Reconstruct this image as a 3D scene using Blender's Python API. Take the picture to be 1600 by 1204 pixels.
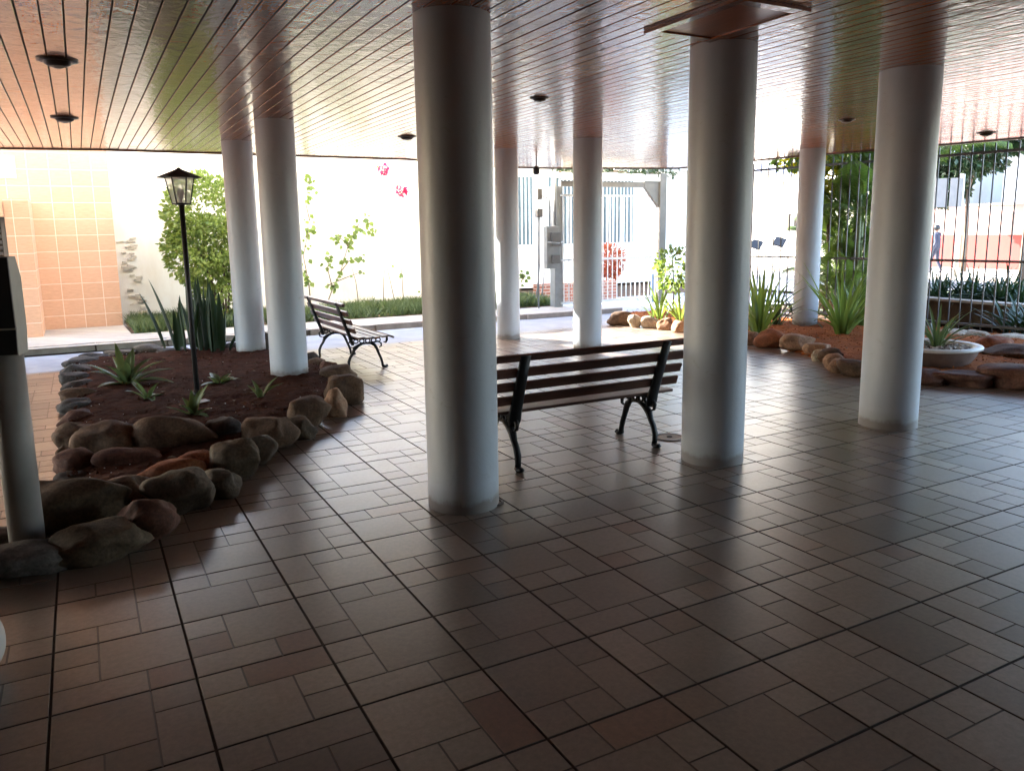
import bpy, bmesh, math, random
import numpy as np
from mathutils import Vector, Matrix, noise

# ------------------------------------------------------------------ frame, camera, sky, sun, exposure
sc = bpy.context.scene
for o in list(bpy.data.objects):
    bpy.data.objects.remove(o)
# world axes: X = u (along the column row), Y = v (towards the driveway), Z up; camera stands at the origin
F, PITCH, ROLL, PX, PY, HC, TH = 1236.0, .169, -.0145, 800.0, 569.5, 1.55, .4949
cp, sp, cr, sr = math.cos(PITCH), math.sin(PITCH), math.cos(ROLL), math.sin(ROLL)
CM = Matrix(((cr, -sr, 0), (sr, cr, 0), (0, 0, 1))) @ Matrix(((1, 0, 0), (0, -sp, -cp), (0, cp, -sp)))
RZ = Matrix.Rotation(-TH, 3, 'Z')

def ray(x, y):
    return RZ @ (CM.transposed() @ Vector(((x - PX) / F, (y - PY) / F, 1)))

def at(x, y, z=0.0):
    """point of the horizontal plane z seen at photo pixel x, y"""
    d = ray(x, y)
    return Vector((0, 0, HC)) + d * ((z - HC) / d.z)

def hgt(x, y, dist):
    d = ray(x, y)
    return HC + dist * d.z / math.hypot(d.x, d.y)

cam_d = bpy.data.cameras.new('camera')
cam = bpy.data.objects.new('camera', cam_d)
sc.collection.objects.link(cam)
sc.camera = cam
R3 = RZ @ CM.transposed() @ Matrix(((1, 0, 0), (0, -1, 0), (0, 0, -1)))
cam.matrix_world = Matrix.Translation((0, 0, HC)) @ R3.to_4x4()
cam_d.sensor_width = 36
cam_d.lens = F / 1600 * 36
cam_d.shift_y = (PY - 602) / 1600
cam_d.clip_end = 600
cam_d.clip_start = .05

SUN = Vector((-.47, .88, .57)).normalized()
w = bpy.data.worlds.new('World')
sc.world = w
w.use_nodes = True
nt = w.node_tree
sky = nt.nodes.new('ShaderNodeTexSky')
sky.sky_type = 'NISHITA'
sky.sun_disc = False
sky.sun_elevation = math.asin(SUN.z)
sky.sun_rotation = math.atan2(SUN.x, SUN.y)
sky.air_density = 1.0
sky.dust_density = 2.0
sky.ozone_density = 1.0
nt.links.new(sky.outputs[0], nt.nodes['Background'].inputs[0])
nt.nodes['Background'].inputs[1].default_value = .15
sd = bpy.data.lights.new('sun', 'SUN')
sd.energy = 3.2
sd.angle = math.radians(.5)
sd.color = (1, .95, .86)
so = bpy.data.objects.new('sun', sd)
sc.collection.objects.link(so)
so.rotation_euler = SUN.to_track_quat('Z', 'Y').to_euler()
vs = sc.view_settings
vs.view_transform = 'Standard'
vs.look = 'None'
vs.gamma = 1
vs.exposure = 3.95
try:
    sc.cycles.use_denoising = True
    sc.cycles.max_bounces = 10
    sc.cycles.diffuse_bounces = 6
    sc.cycles.glossy_bounces = 4
    sc.cycles.sample_clamp_indirect = 1.2
    sc.cycles.use_adaptive_sampling = False
    sc.cycles.denoising_prefilter = 'ACCURATE'
    sc.cycles.denoising_input_passes = 'RGB_ALBEDO_NORMAL'
    sc.cycles.use_light_tree = False
    sc.cycles.caustics_reflective = False
    sc.cycles.caustics_refractive = False
except Exception:
    pass

# ------------------------------------------------------------------ helpers
C = sc.collection

def mesh(name, V, Fs, smooth=False):
    me = bpy.data.meshes.new(name)
    me.from_pydata([tuple(v) for v in V], [], Fs)
    if smooth:
        me.polygons.foreach_set('use_smooth', [True] * len(me.polygons))
    me.update()
    return me

def obj(name, me, mat=None, parent=None, loc=(0, 0, 0), rot=0):
    if isinstance(me, MB):
        me = me.mesh(name)
    if mat and not me.materials:
        me.materials.append(mat)
    o = bpy.data.objects.new(name, me)
    C.objects.link(o)
    o.location = loc
    o.rotation_euler = (0, 0, rot)
    if parent:
        o.parent = parent
    return o

def tag(o, label, cat, group=None):
    o['label'] = label
    o['category'] = cat
    if group:
        o['group'] = group
    return o

def thing(name, label, cat, loc=(0, 0, 0), rot=0, group=None):
    o = bpy.data.objects.new(name, None)
    C.objects.link(o)
    o.empty_display_size = .1
    o.location = loc
    o.rotation_euler = (0, 0, rot)
    return tag(o, label, cat, group)

def struct(name, me, mat):
    o = obj(name, me, mat)
    o['kind'] = 'structure'
    return o

def copy_thing(o, loc, rot, label, parent=None):
    c = o.copy()
    C.objects.link(c)
    c.parent = parent
    if parent is None:
        c.location = loc
        c.rotation_euler = (0, 0, rot)
        c['label'] = label
    for ch in [k for k in bpy.data.objects if k.parent == o]:
        copy_thing(ch, None, None, None, c)
    return c

class MB:
    def __init__(s):
        s.V, s.F, s.sm = [], [], False
    def box(s, x0, x1, y0, y1, z0, z1, M=None):
        i = len(s.V)
        P = [Vector((x, y, z)) for z in (z0, z1) for x, y in ((x0, y0), (x1, y0), (x1, y1), (x0, y1))]
        if M is not None:
            P = [M @ p for p in P]
        s.V += P
        s.F += [[i + k for k in f] for f in ((3, 2, 1, 0), (4, 5, 6, 7), (0, 1, 5, 4), (1, 2, 6, 5), (2, 3, 7, 6), (3, 0, 4, 7))]
        return s
    def cbox(s, c, size, M=None, rot=None):
        m = Matrix.Translation(c) @ (rot.to_4x4() if rot is not None else Matrix())
        if M is not None:
            m = M @ m
        a, b, d = [k / 2 for k in size]
        return s.box(-a, a, -b, b, -d, d, m)
    def bbox(s, c, size, ch, rot=None):
        """box with chamfered edges"""
        a, b, d = [k / 2 for k in size]
        m = Matrix.Translation(c) @ (rot.to_4x4() if rot is not None else Matrix())
        bm = bmesh.new()
        bmesh.ops.create_cube(bm, size=1)
        bmesh.ops.scale(bm, vec=size, verts=bm.verts)
        bmesh.ops.bevel(bm, geom=bm.edges[:], offset=ch, segments=2, affect='EDGES', profile=.7)
        i = len(s.V)
        bm.verts.index_update()
        s.V += [m @ v.co for v in bm.verts]
        s.F += [[i + v.index for v in f.verts] for f in bm.faces]
        bm.free()
        return s
    def tube(s, pts, rads, n=8, flat=None, cap=True):
        """tube through pts; flat = (axis, factor) squashes the section along axis"""
        pts = [Vector(p) for p in pts]
        if not hasattr(rads, '__len__'):
            rads = [rads] * len(pts)
        i0 = len(s.V)
        ref = None
        for k, p in enumerate(pts):
            t = (pts[min(k + 1, len(pts) - 1)] - pts[max(k - 1, 0)]).normalized()
            if ref is None:
                ref = Vector((0, 0, 1)) if abs(t.z) < .9 else Vector((1, 0, 0))
            a = (ref - t * ref.dot(t)).normalized()
            b = t.cross(a)
            ref = a
            for j in range(n):
                q = 2 * math.pi * j / n
                d = (a * math.cos(q) + b * math.sin(q)) * rads[k]
                if flat:
                    ax = Vector(flat[0])
                    d += ax * d.dot(ax) * (flat[1] - 1)
                s.V.append(p + d)
        for k in range(len(pts) - 1):
            for j in range(n):
                a0, a1 = i0 + k * n + j, i0 + k * n + (j + 1) % n
                s.F.append([a0, a1, a1 + n, a0 + n])
        if cap:
            s.F.append([i0 + j for j in range(n)][::-1])
            s.F.append([i0 + (len(pts) - 1) * n + j for j in range(n)])
        return s
    def lathe(s, prof, n=32, c=(0, 0, 0), cap=True):
        i0 = len(s.V)
        for r, z in prof:
            for j in range(n):
                q = 2 * math.pi * j / n
                s.V.append(Vector((c[0] + r * math.cos(q), c[1] + r * math.sin(q), c[2] + z)))
        for k in range(len(prof) - 1):
            for j in range(n):
                a0, a1 = i0 + k * n + j, i0 + k * n + (j + 1) % n
                s.F.append([a0, a1, a1 + n, a0 + n])
        if cap:
            s.F.append([i0 + j for j in range(n)][::-1])
            s.F.append([i0 + (len(prof) - 1) * n + j for j in range(n)])
        return s
    def poly(s, P):
        i = len(s.V)
        s.V += [Vector(p) for p in P]
        s.F.append(list(range(i, i + len(P))))
        return s
    def prism(s, P, z0, z1):
        i, n = len(s.V), len(P)
        s.V += [Vector((p[0], p[1], z0)) for p in P] + [Vector((p[0], p[1], z1)) for p in P]
        s.F += [list(range(i, i + n))[::-1], list(range(i + n, i + 2 * n))]
        s.F += [[i + k, i + (k + 1) % n, i + n + (k + 1) % n, i + n + k] for k in range(n)]
        return s
    def mesh(s, name):
        return mesh(name, s.V, s.F, s.sm)
    def smooth(s):
        s.sm = True
        return s

# ------------------------------------------------------------------ materials
def new_mat(name):
    m = bpy.data.materials.new(name)
    m.use_nodes = True
    N = m.node_tree.nodes
    return m, m.node_tree, N['Principled BSDF']

def nd(t, typ, **kw):
    n = t.nodes.new(typ)
    for k, v in kw.items():
        if k.startswith('i_'):
            n.inputs[k[2:].replace('_', ' ')].default_value = v
        else:
            setattr(n, k, v)
    return n

def ramp(t, fac, stops):
    r = t.nodes.new('ShaderNodeValToRGB')
    e = r.color_ramp.elements
    while len(e) < len(stops):
        e.new(.5)
    for k, (p, c) in enumerate(stops):
        e[k].position = p
        e[k].color = (*c, 1)
    t.links.new(fac, r.inputs[0])
    return r.outputs[0]

def coords(t, scale=(1, 1, 1), obj_space=True):
    tc = t.nodes.new('ShaderNodeTexCoord')
    mp = t.nodes.new('ShaderNodeMapping')
    mp.inputs['Scale'].default_value = scale
    t.links.new(tc.outputs['Object' if obj_space else 'Generated'], mp.inputs[0])
    return mp.outputs[0]

def noise_n(t, vec, scale, detail=4, rough=.55, dist=0):
    n = nd(t, 'ShaderNodeTexNoise', i_Scale=scale, i_Detail=detail, i_Roughness=rough, i_Distortion=dist)
    t.links.new(vec, n.inputs['Vector'])
    return n.outputs['Fac']

def bump(t, bs, h, strength=.3, dist=.01):
    b = nd(t, 'ShaderNodeBump', i_Strength=strength, i_Distance=dist)
    t.links.new(h, b.inputs['Height'])
    t.links.new(b.outputs[0], bs.inputs['Normal'])
    return b

def simple(name, c1, c2=None, rough=.6, scale=8, metal=0, bs_=.2, bd=.003, spec=.5, stretch=(1, 1, 1), det=5, rr=None):
    m, t, b = new_mat(name)
    v = coords(t, stretch)
    n = noise_n(t, v, scale, det)
    c2 = c2 or tuple(x * .8 for x in c1)
    t.links.new(ramp(t, n, [(.3, c2), (.7, c1)]), b.inputs['Base Color'])
    b.inputs['Roughness'].default_value = rough
    b.inputs['Metallic'].default_value = metal
    b.inputs['Specular IOR Level'].default_value = spec
    if rr:
        mr = nd(t, 'ShaderNodeMapRange')
        mr.inputs['To Min'].default_value, mr.inputs['To Max'].default_value = rr
        t.links.new(noise_n(t, v, scale * .6, 3), mr.inputs[0])
        t.links.new(mr.outputs[0], b.inputs['Roughness'])
    if bs_:
        bump(t, b, noise_n(t, v, scale * 4, 4), bs_, bd)
    return m

def attr_mix(t, name, ca, cb):
    a = nd(t, 'ShaderNodeAttribute', attribute_name=name)
    mx = nd(t, 'ShaderNodeMix', data_type='RGBA')
    t.links.new(a.outputs['Fac'], mx.inputs['Factor'])
    mx.inputs['A'].default_value = (*ca, 1)
    mx.inputs['B'].default_value = (*cb, 1)
    return mx.outputs['Result'], a.outputs['Fac']

def mul(t, a, b, fac=1.0, mode='MULTIPLY'):
    m = nd(t, 'ShaderNodeMix', data_type='RGBA', blend_type=mode)
    m.inputs['Factor'].default_value = fac
    t.links.new(a, m.inputs['A'])
    t.links.new(b, m.inputs['B'])
    return m.outputs['Result']

def foliage(name, c1, c2, trans=.35, rough=.45):
    m, t, b = new_mat(name)
    col, f = attr_mix(t, 'tone', c1, c2)
    t.links.new(col, b.inputs['Base Color'])
    b.inputs['Roughness'].default_value = rough
    tr = nd(t, 'ShaderNodeBsdfTranslucent')
    g = nd(t, 'ShaderNodeMix', data_type='RGBA')
    g.inputs['Factor'].default_value = .6
    t.links.new(col, g.inputs['A'])
    g.inputs['B'].default_value = (c2[0] * 1.6, c2[1] * 1.6, c2[2], 1)
    t.links.new(g.outputs['Result'], tr.inputs[0])
    mx = nd(t, 'ShaderNodeMixShader')
    mx.inputs[0].default_value = trans
    out = t.nodes['Material Output']
    t.links.new(b.outputs[0], mx.inputs[1])
    t.links.new(tr.outputs[0], mx.inputs[2])
    t.links.new(mx.outputs[0], out.inputs[0])
    return m

def m_tile():
    m, t, b = new_mat('glazed_tile')
    v = coords(t)
    a = nd(t, 'ShaderNodeAttribute', attribute_name='tone')
    base = ramp(t, a.outputs['Fac'], [(0, (.045, .032, .025)), (.22, (.13, .095, .072)), (.45, (.20, .15, .118)), (.7, (.275, .22, .178)), (.88, (.21, .13, .09)), (1, (.17, .09, .06))])
    n = ramp(t, noise_n(t, v, 42, 5, .75), [(.35, (.78, .77, .76)), (.65, (1.1, 1.09, 1.08))])
    c = mul(t, base, n)
    big = ramp(t, noise_n(t, v, 1.3, 4, .6), [(.3, (.86, .84, .82)), (.7, (1.08, 1.06, 1.05))])
    c = mul(t, c, big)
    t.links.new(c, b.inputs['Base Color'])
    mr = nd(t, 'ShaderNodeMapRange')
    mr.inputs['To Min'].default_value, mr.inputs['To Max'].default_value = .24, .38
    t.links.new(noise_n(t, v, 5, 6, .7), mr.inputs[0])
    t.links.new(mr.outputs[0], b.inputs['Roughness'])
    b.inputs['Specular IOR Level'].default_value = .95
    bump(t, b, noise_n(t, v, 45, 3, .6), .1, .001)
    return m

def m_ceiling():
    m, t, b = new_mat('varnished_wood')
    v = coords(t, (9, .7, 9))
    a = nd(t, 'ShaderNodeAttribute', attribute_name='tone')
    g = ramp(t, noise_n(t, v, 5, 6, .6, .4), [(.25, (.6, .55, .5)), (.75, (1.15, 1.1, 1.05))])
    base = ramp(t, a.outputs['Fac'], [(0, (.34, .10, .03)), (.5, (.48, .155, .048)), (.85, (.54, .195, .068)), (1, (.64, .33, .18))])
    t.links.new(mul(t, base, g), b.inputs['Base Color'])
    v2 = coords(t, (1, .45, 1))
    mr = nd(t, 'ShaderNodeMapRange')
    mr.inputs['To Min'].default_value, mr.inputs['To Max'].default_value = .13, .32
    t.links.new(noise_n(t, v2, 6, 5, .65), mr.inputs[0])
    t.links.new(mr.outputs[0], b.inputs['Roughness'])
    b.inputs['Specular IOR Level'].default_value = .7
    b.inputs['Coat Weight'].default_value = .6
    b.inputs['Coat IOR'].default_value = 1.5
    b.inputs['Coat Roughness'].default_value = .1
    v3 = coords(t, (2.2, 1.6, 1))
    h = noise_n(t, v3, 5, 3, .5, .6)
    bn = nd(t, 'ShaderNodeBump', i_Strength=.35, i_Distance=.012)
    t.links.new(h, bn.inputs['Height'])
    t.links.new(bn.outputs[0], b.inputs['Normal'])
    t.links.new(bn.outputs[0], b.inputs['Coat Normal'])
    return m

def m_stone(name, c1, c2, c3):
    m, t, b = new_mat(name)
    v = coords(t)
    c = ramp(t, noise_n(t, v, 5, 6, .65, .5), [(.25, c2), (.5, c1), (.75, c3)])
    sp_ = ramp(t, noise_n(t, v, 60, 3, .6), [(.35, (.7, .7, .7)), (.65, (1.15, 1.15, 1.15))])
    t.links.new(mul(t, c, sp_), b.inputs['Base Color'])
    b.inputs['Roughness'].default_value = .78
    b.inputs['Specular IOR Level'].default_value = .25
    bump(t, b, noise_n(t, v, 24, 8, .7), .55, .012)
    return m

def m_plaster(name, c, stain=(.55, .5, .42), amt=.25, scale=1.2):
    m, t, b = new_mat(name)
    v = coords(t, (1, 1, .35))
    s = ramp(t, noise_n(t, v, scale, 7, .7), [(.35, tuple(c[i] * (1 - amt) + stain[i] * amt for i in range(3))), (.62, c)])
    t.links.new(s, b.inputs['Base Color'])
    b.inputs['Roughness'].default_value = .8
    bump(t, b, noise_n(t, coords(t), 35, 5, .6), .25, .004)
    return m

def m_column():
    m, t, b = new_mat('column_paint')
    v = coords(t)
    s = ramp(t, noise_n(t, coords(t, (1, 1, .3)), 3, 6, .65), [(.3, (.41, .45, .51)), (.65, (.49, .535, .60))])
    # grime near the foot
    sx = nd(t, 'ShaderNodeSeparateXYZ')
    t.links.new(v, sx.inputs[0])
    ad = nd(t, 'ShaderNodeMath', operation='MULTIPLY_ADD')
    t.links.new(noise_n(t, v, 9, 5, .7), ad.inputs[0])
    ad.inputs[1].default_value = -.10
    t.links.new(sx.outputs[2], ad.inputs[2])
    f = ramp(t, ad.outputs[0], [(0, (.5, .42, .36)), (.03, (.86, .83, .8)), (.1, (1, 1, 1))])
    sc_ = ramp(t, noise_n(t, coords(t, (1, 1, 2.2)), 11, 7, .75, .6), [(.32, (.72, .68, .64)), (.40, (1, 1, 1))])
    c = mul(t, mul(t, s, f), sc_, .55)
    t.links.new(c, b.inputs['Base Color'])
    b.inputs['Roughness'].default_value = .42
    bump(t, b, noise_n(t, v, 50, 5, .6), .35, .003)
    return m

def m_brick(name, scale, c1, c2, mortar, size=.02, w_=.5, h_=.25, offset=.5, rough=.6, vert=True):
    m, t, b = new_mat(name)
    tc = t.nodes.new('ShaderNodeTexCoord')
    sx = t.nodes.new('ShaderNodeSeparateXYZ')
    t.links.new(tc.outputs['Object'], sx.inputs[0])
    ad = nd(t, 'ShaderNodeMath', operation='ADD')
    t.links.new(sx.outputs[0], ad.inputs[0])
    t.links.new(sx.outputs[1], ad.inputs[1])
    cb = t.nodes.new('ShaderNodeCombineXYZ')
    t.links.new(ad.outputs[0], cb.inputs[0])
    t.links.new(sx.outputs[2], cb.inputs[1])
    br = nd(t, 'ShaderNodeTexBrick', i_Scale=scale, i_Mortar_Size=size, offset=offset)
    br.inputs['Brick Width'].default_value = w_
    br.inputs['Row Height'].default_value = h_
    br.inputs['Color1'].default_value = (*c1, 1)
    br.inputs['Color2'].default_value = (*c2, 1)
    br.inputs['Mortar'].default_value = (*mortar, 1)
    t.links.new(cb.outputs[0], br.inputs['Vector'])
    n = ramp(t, noise_n(t, coords(t, (3, 3, 18)), 3, 6, .7), [(.3, (.86, .83, .8)), (.7, (1.06, 1.05, 1.04))])
    t.links.new(mul(t, br.outputs['Color'], n), b.inputs['Base Color'])
    b.inputs['Roughness'].default_value = rough
    bump(t, b, br.outputs['Fac'], -.3, .004)
    return m

M = {}
M['tile'] = m_tile()
M['grout'] = simple('dark_grout', (.05, .036, .028), (.03, .022, .018), .9, 30)
M['tile_edge'] = simple('matte_tile_edge', (.17, .125, .098), (.12, .088, .068), .62, 20, spec=.4, bs_=0)
M['ceiling'] = m_ceiling()
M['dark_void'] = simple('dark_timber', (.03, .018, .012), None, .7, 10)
M['trim'] = simple('dark_trim_wood', (.11, .045, .025), (.07, .03, .018), .35, 6, stretch=(6, .5, 6))
M['column'] = m_column()
M['white_wall'] = m_plaster('white_wall_paint', (.82, .80, .75), (.62, .52, .38), .5)
M['rough_plaster'] = m_plaster('bare_render', (.62, .57, .48), (.4, .33, .25), .6, 4)
M['cream'] = m_plaster('cream_plaster', (.84, .78, .62), (.8, .66, .45), .3)
M['back_wall'] = m_plaster('lobby_wall_paint', (.20, .17, .15), (.12, .1, .09), .3)
M['orange_tile'] = m_brick('orange_wall_tile', 1, (.68, .43, .31), (.64, .395, .275), (.82, .72, .64), .005, .30, .26, 0, .4)
M['brick'] = m_brick('red_brick', 1, (.36, .13, .08), (.28, .10, .07), (.45, .38, .33), .01, .22, .07, .5, .8)
M['red_paint'] = m_plaster('red_wall_paint', (.22, .022, .018), (.18, .04, .03), .5)
M['pink_paint'] = m_plaster('pale_pink_paint', (.40, .27, .25), (.3, .22, .2), .4)
M['road'] = simple('worn_asphalt', (.36, .37, .40), (.26, .27, .30), .75, 3, bs_=.5, bd=.006)
M['street'] = simple('street_asphalt', (.13, .135, .15), (.1, .1, .11), .8, 2, bs_=.4, bd=.006)
M['pave'] = m_brick('stone_paving', 1, (.50, .46, .40), (.42, .38, .34), (.3, .27, .24), .012, .45, .3, .4, .8)
M['kerb'] = simple('kerb_concrete', (.5, .43, .37), (.34, .28, .24), .85, 5, bs_=.5, bd=.01)
M['earth'] = simple('earth', (.14, .09, .06), (.08, .05, .035), .95, 6, bs_=.6, bd=.02)
M['soil_dark'] = simple('dark_soil', (.075, .026, .013), (.035, .012, .006), .95, 9, bs_=.9, bd=.03, det=8)
M['soil_red'] = simple('red_soil', (.34, .105, .030), (.18, .055, .018), .95, 9, bs_=.9, bd=.03, det=8)
M['verge'] = simple('lawn_ground', (.13, .16, .09), (.09, .11, .06), .9, 5, bs_=.6, bd=.02)
M['iron'] = simple('black_cast_iron', (.02, .02, .022), (.012, .012, .013), .45, 20, metal=.6, bs_=.3)
M['slat'] = simple('dark_varnished_slat', (.12, .052, .036), (.065, .028, .021), .38, 5, stretch=(1, 12, 12), bs_=.25)
M['lamp_metal'] = simple('dark_lamp_metal', (.03, .03, .032), (.02, .02, .02), .5, 12, metal=.4)
M['grey_metal'] = simple('grey_painted_metal', (.16, .15, .14), (.11, .105, .1), .5, 5)
M['fence_metal'] = simple('grey_fence_metal', (.10, .10, .11), (.06, .06, .065), .5, 10)
M['cabinet_grey'] = simple('weathered_grey_metal', (.30, .31, .31), (.2, .21, .21), .5, 5)
M['white_metal'] = simple('white_painted_metal', (.75, .76, .76), (.6, .62, .62), .5, 6)
M['box_black'] = simple('black_plastic', (.012, .012, .014), (.008, .008, .009), .35, 10, bs_=.05)
M['box_grey'] = simple('pale_grey_plastic', (.4, .41, .38), (.33, .34, .31), .55, 6, bs_=.1)
M['pipe'] = simple('white_pipe_paint', (.34, .33, .32), (.24, .23, .22), .5, 4)
M['light_trim'] = simple('brown_lamp_trim', (.045, .025, .018), (.03, .018, .012), .35, 8, metal=.3)
M['hatch_wood'] = simple('reddish_board', (.42, .13, .06), (.32, .09, .04), .3, 5, stretch=(9, .7, 9), bs_=.15)
M['lens'] = simple('milky_lens', (.6, .6, .58), (.5, .5, .48), .2, 8, bs_=0)
M['ceramic'] = simple('white_glazed_pot', (.6, .59, .56), (.46, .44, .42), .4, 7, bs_=.15)
M['bowl_body'] = simple('shaded_concrete_bowl', (.16, .10, .08), (.09, .055, .045), .8, 6)  # brown body, its shade put into the colour as extra darkness
M['pot'] = simple('white_pot', (.5, .49, .47), (.4, .38, .36), .5, 5)
M['bark'] = simple('bark', (.16, .11, .08), (.08, .055, .04), .9, 10, bs_=.7, bd=.01, stretch=(1, 1, .3))
M['stem'] = simple('palm_stem', (.16, .18, .06), (.09, .09, .04), .6, 14, stretch=(1, 1, 3))
M['twig'] = simple('dry_twig', (.22, .17, .12), (.14, .1, .07), .9, 20)
M['leaf'] = foliage('mid_green_leaf', (.03, .06, .018), (.08, .13, .035), .25)
M['leaf_bright'] = foliage('bright_green_leaf', (.06, .11, .028), (.19, .27, .06), .38)
M['leaf_dark'] = foliage('dark_green_leaf', (.014, .03, .014), (.03, .06, .022), .15, .35)
M['leaf_palm'] = foliage('palm_leaflet', (.035, .07, .018), (.11, .165, .035), .38)
M['leaf_shrub'] = foliage('shrub_leaf', (.10, .15, .035), (.27, .34, .09), .35)
M['leaf_snake'] = foliage('snake_plant_leaf', (.014, .036, .016), (.035, .07, .026), .08, .6)
M['leaf_brom'] = foliage('bromeliad_leaf', (.055, .09, .035), (.14, .19, .075), .2, .35)
M['leaf_yellow'] = foliage('yellow_leaf', (.28, .30, .01), (.5, .40, .01), .5)
M['leaf_red'] = foliage('red_croton_leaf', (.20, .03, .022), (.44, .12, .05), .3)
M['flower_pink'] = foliage('pink_bract', (.42, .01, .08), (.55, .02, .13), .35)
M['flower_orange'] = foliage('orange_flower', (.8, .3, .03), (.9, .45, .05), .4)
M['grass'] = foliage('grass_blade', (.05, .08, .025), (.12, .16, .06), .2)
M['window'] = simple('blue_grey_glass', (.12, .17, .19), (.07, .1, .12), .15, 2, bs_=0)
M['blue_panel'] = simple('blue_shutter', (.28, .33, .5), (.2, .25, .42), .5, 4)
M['card'] = simple('white_card', (.6, .58, .55), None, .7, 5, bs_=0)
M['sign_grey'] = simple('shaded_white_board', (.24, .225, .22), (.2, .19, .185), .7, 5, bs_=0)  # white panels; the grey base colour carries their shade
M['pole_paint'] = simple('cream_pole_paint', (.5, .46, .38), (.35, .3, .25), .6, 4)
M['tank'] = simple('blue_plastic', (.10, .16, .27), (.07, .12, .2), .4, 5)
for k_ in ('soil_dark', 'soil_red', 'earth'):
    M[k_].node_tree.nodes['Principled BSDF'].inputs['Specular IOR Level'].default_value = .08
ROCK = {
    'olive': m_stone('olive_brown_stone', (.095, .066, .042), (.045, .031, .021), (.16, .118, .078)),
    'brown': m_stone('brown_stone', (.12, .07, .042), (.055, .032, .02), (.20, .13, .08)),
    'grey': m_stone('grey_stone', (.115, .09, .066), (.055, .043, .032), (.19, .155, .12)),
    'orange': m_stone('orange_red_stone', (.24, .08, .035), (.10, .04, .022), (.33, .15, .07)),
    'redbrown': m_stone('red_brown_stone', (.115, .052, .036), (.055, .025, .018), (.18, .10, .07)),
    'slate': m_stone('slate_grey_stone', (.085, .073, .066), (.045, .038, .034), (.14, .125, .115)),
    'beige': m_stone('beige_stone', (.42, .34, .25), (.25, .19, .13), (.55, .47, .37)),
    'tan': m_stone('tan_stone', (.30, .17, .10), (.15, .08, .05), (.42, .28, .18)),
}

# ------------------------------------------------------------------ setting: ground, floor, ceiling
def sheet(name, P, z, mat):
    return struct(name, MB().poly([(x, y, z) for x, y in P]), mat)

g = MB()
g.poly([(-200, -200, -.07), (300, -200, -.07), (300, 300, -.07), (-200, 300, -.07)])
struct('ground', g, M['earth'])

TILE, TU0, TV0 = .45245, -.224, 2.357       # joint grid

def tiled_floor(u0, u1, v0, v1):
    rnd = random.Random(5)
    V, Fs, T = [], [], []
    MI = []
    J, G, BV = .0046, .0024, .0013
    base = [  # pieces in thirds: x0,x1,y0,y1 (rotation 0)
        (1, 3, 1, 3), (0, 2, 0, 1), (2, 3, 0, 1), (0, 1, 1, 2), (0, 1, 2, 3)]
    i0, i1 = math.floor((u0 - TU0) / TILE), math.ceil((u1 - TU0) / TILE)
    j0, j1 = math.floor((v0 - TV0) / TILE), math.ceil((v1 - TV0) / TILE)
    known = {(0, 1): 0, (0, 0): 3}
    for i in range(i0, i1):
        for j in range(j0, j1):
            k = known.get((i, j), rnd.randrange(4))
            tt = rnd.random()
            tilt = (rnd.uniform(-.0006, .0006), rnd.uniform(-.0006, .0006))
            for x0, x1, y0, y1 in base:
                for _ in range(k):
                    # rotate 90 deg clockwise three times = ccw once
                    x0, x1, y0, y1 = y0, y1, 3 - x1, 3 - x0
                a0 = x0 / 3 * TILE + (J if x0 == 0 else G)
                a1 = x1 / 3 * TILE - (J if x1 == 3 else G)
                b0 = y0 / 3 * TILE + (J if y0 == 0 else G)
                b1 = y1 / 3 * TILE - (J if y1 == 3 else G)
                U0, V0 = TU0 + i * TILE, TV0 + j * TILE
                n = len(V)
                def zz(x, y, z):
                    return z + (x - TILE / 2) * tilt[0] * 2 + (y - TILE / 2) * tilt[1] * 2
                for q, z in ((0, -.005), (0, -.0016), (BV, 0)):
                    for x, y in ((a0 + q, b0 + q), (a1 - q, b0 + q), (a1 - q, b1 - q), (a0 + q, b1 - q)):
                        V.append((U0 + x, V0 + y, zz(x, y, z)))
                for r in (0, 4):
                    for s in range(4):
                        Fs.append([n + r + s, n + r + (s + 1) % 4, n + r + 4 + (s + 1) % 4, n + r + 4 + s])
                Fs.append([n + 8, n + 9, n + 10, n + 11])
                small = (x1 - x0) * (y1 - y0) <= 2
                tone = min(1, max(.22, .26 + .42 * tt + rnd.uniform(-.12, .12) + (rnd.random() * .45 if small and rnd.random() < .4 else 0)))
                T += [tone] * 12
                MI.extend([1] * 4 + [2] * 4 + [0])
            n = len(V)
            for x, y in ((J, J), (TILE - J, J), (TILE - J, TILE - J), (J, TILE - J)):
                V.append((U0 + x, V0 + y, -.0026))
            Fs.append([n, n + 1, n + 2, n + 3])
            T += [0] * 4
            MI.append(0)
    me = mesh('tiled_floor', V, Fs)
    me.materials.append(M['tile'])
    me.materials.append(M['grout'])
    me.materials.append(M['tile_edge'])
    me.polygons.foreach_set('material_index', MI)
    at_ = me.attributes.new('tone', 'FLOAT', 'POINT')
    at_.data.foreach_set('value', T)
    return me

struct('tiled_floor', tiled_floor(-4.6, 10.4, -3.0, 10.2), M['tile'])
struct('floor_bed', MB().poly([(-4.8, -3.2, -.006), (10.7, -3.2, -.006), (10.7, 10.24, -.006), (-4.8, 10.24, -.006)]), M['grout'])

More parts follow.
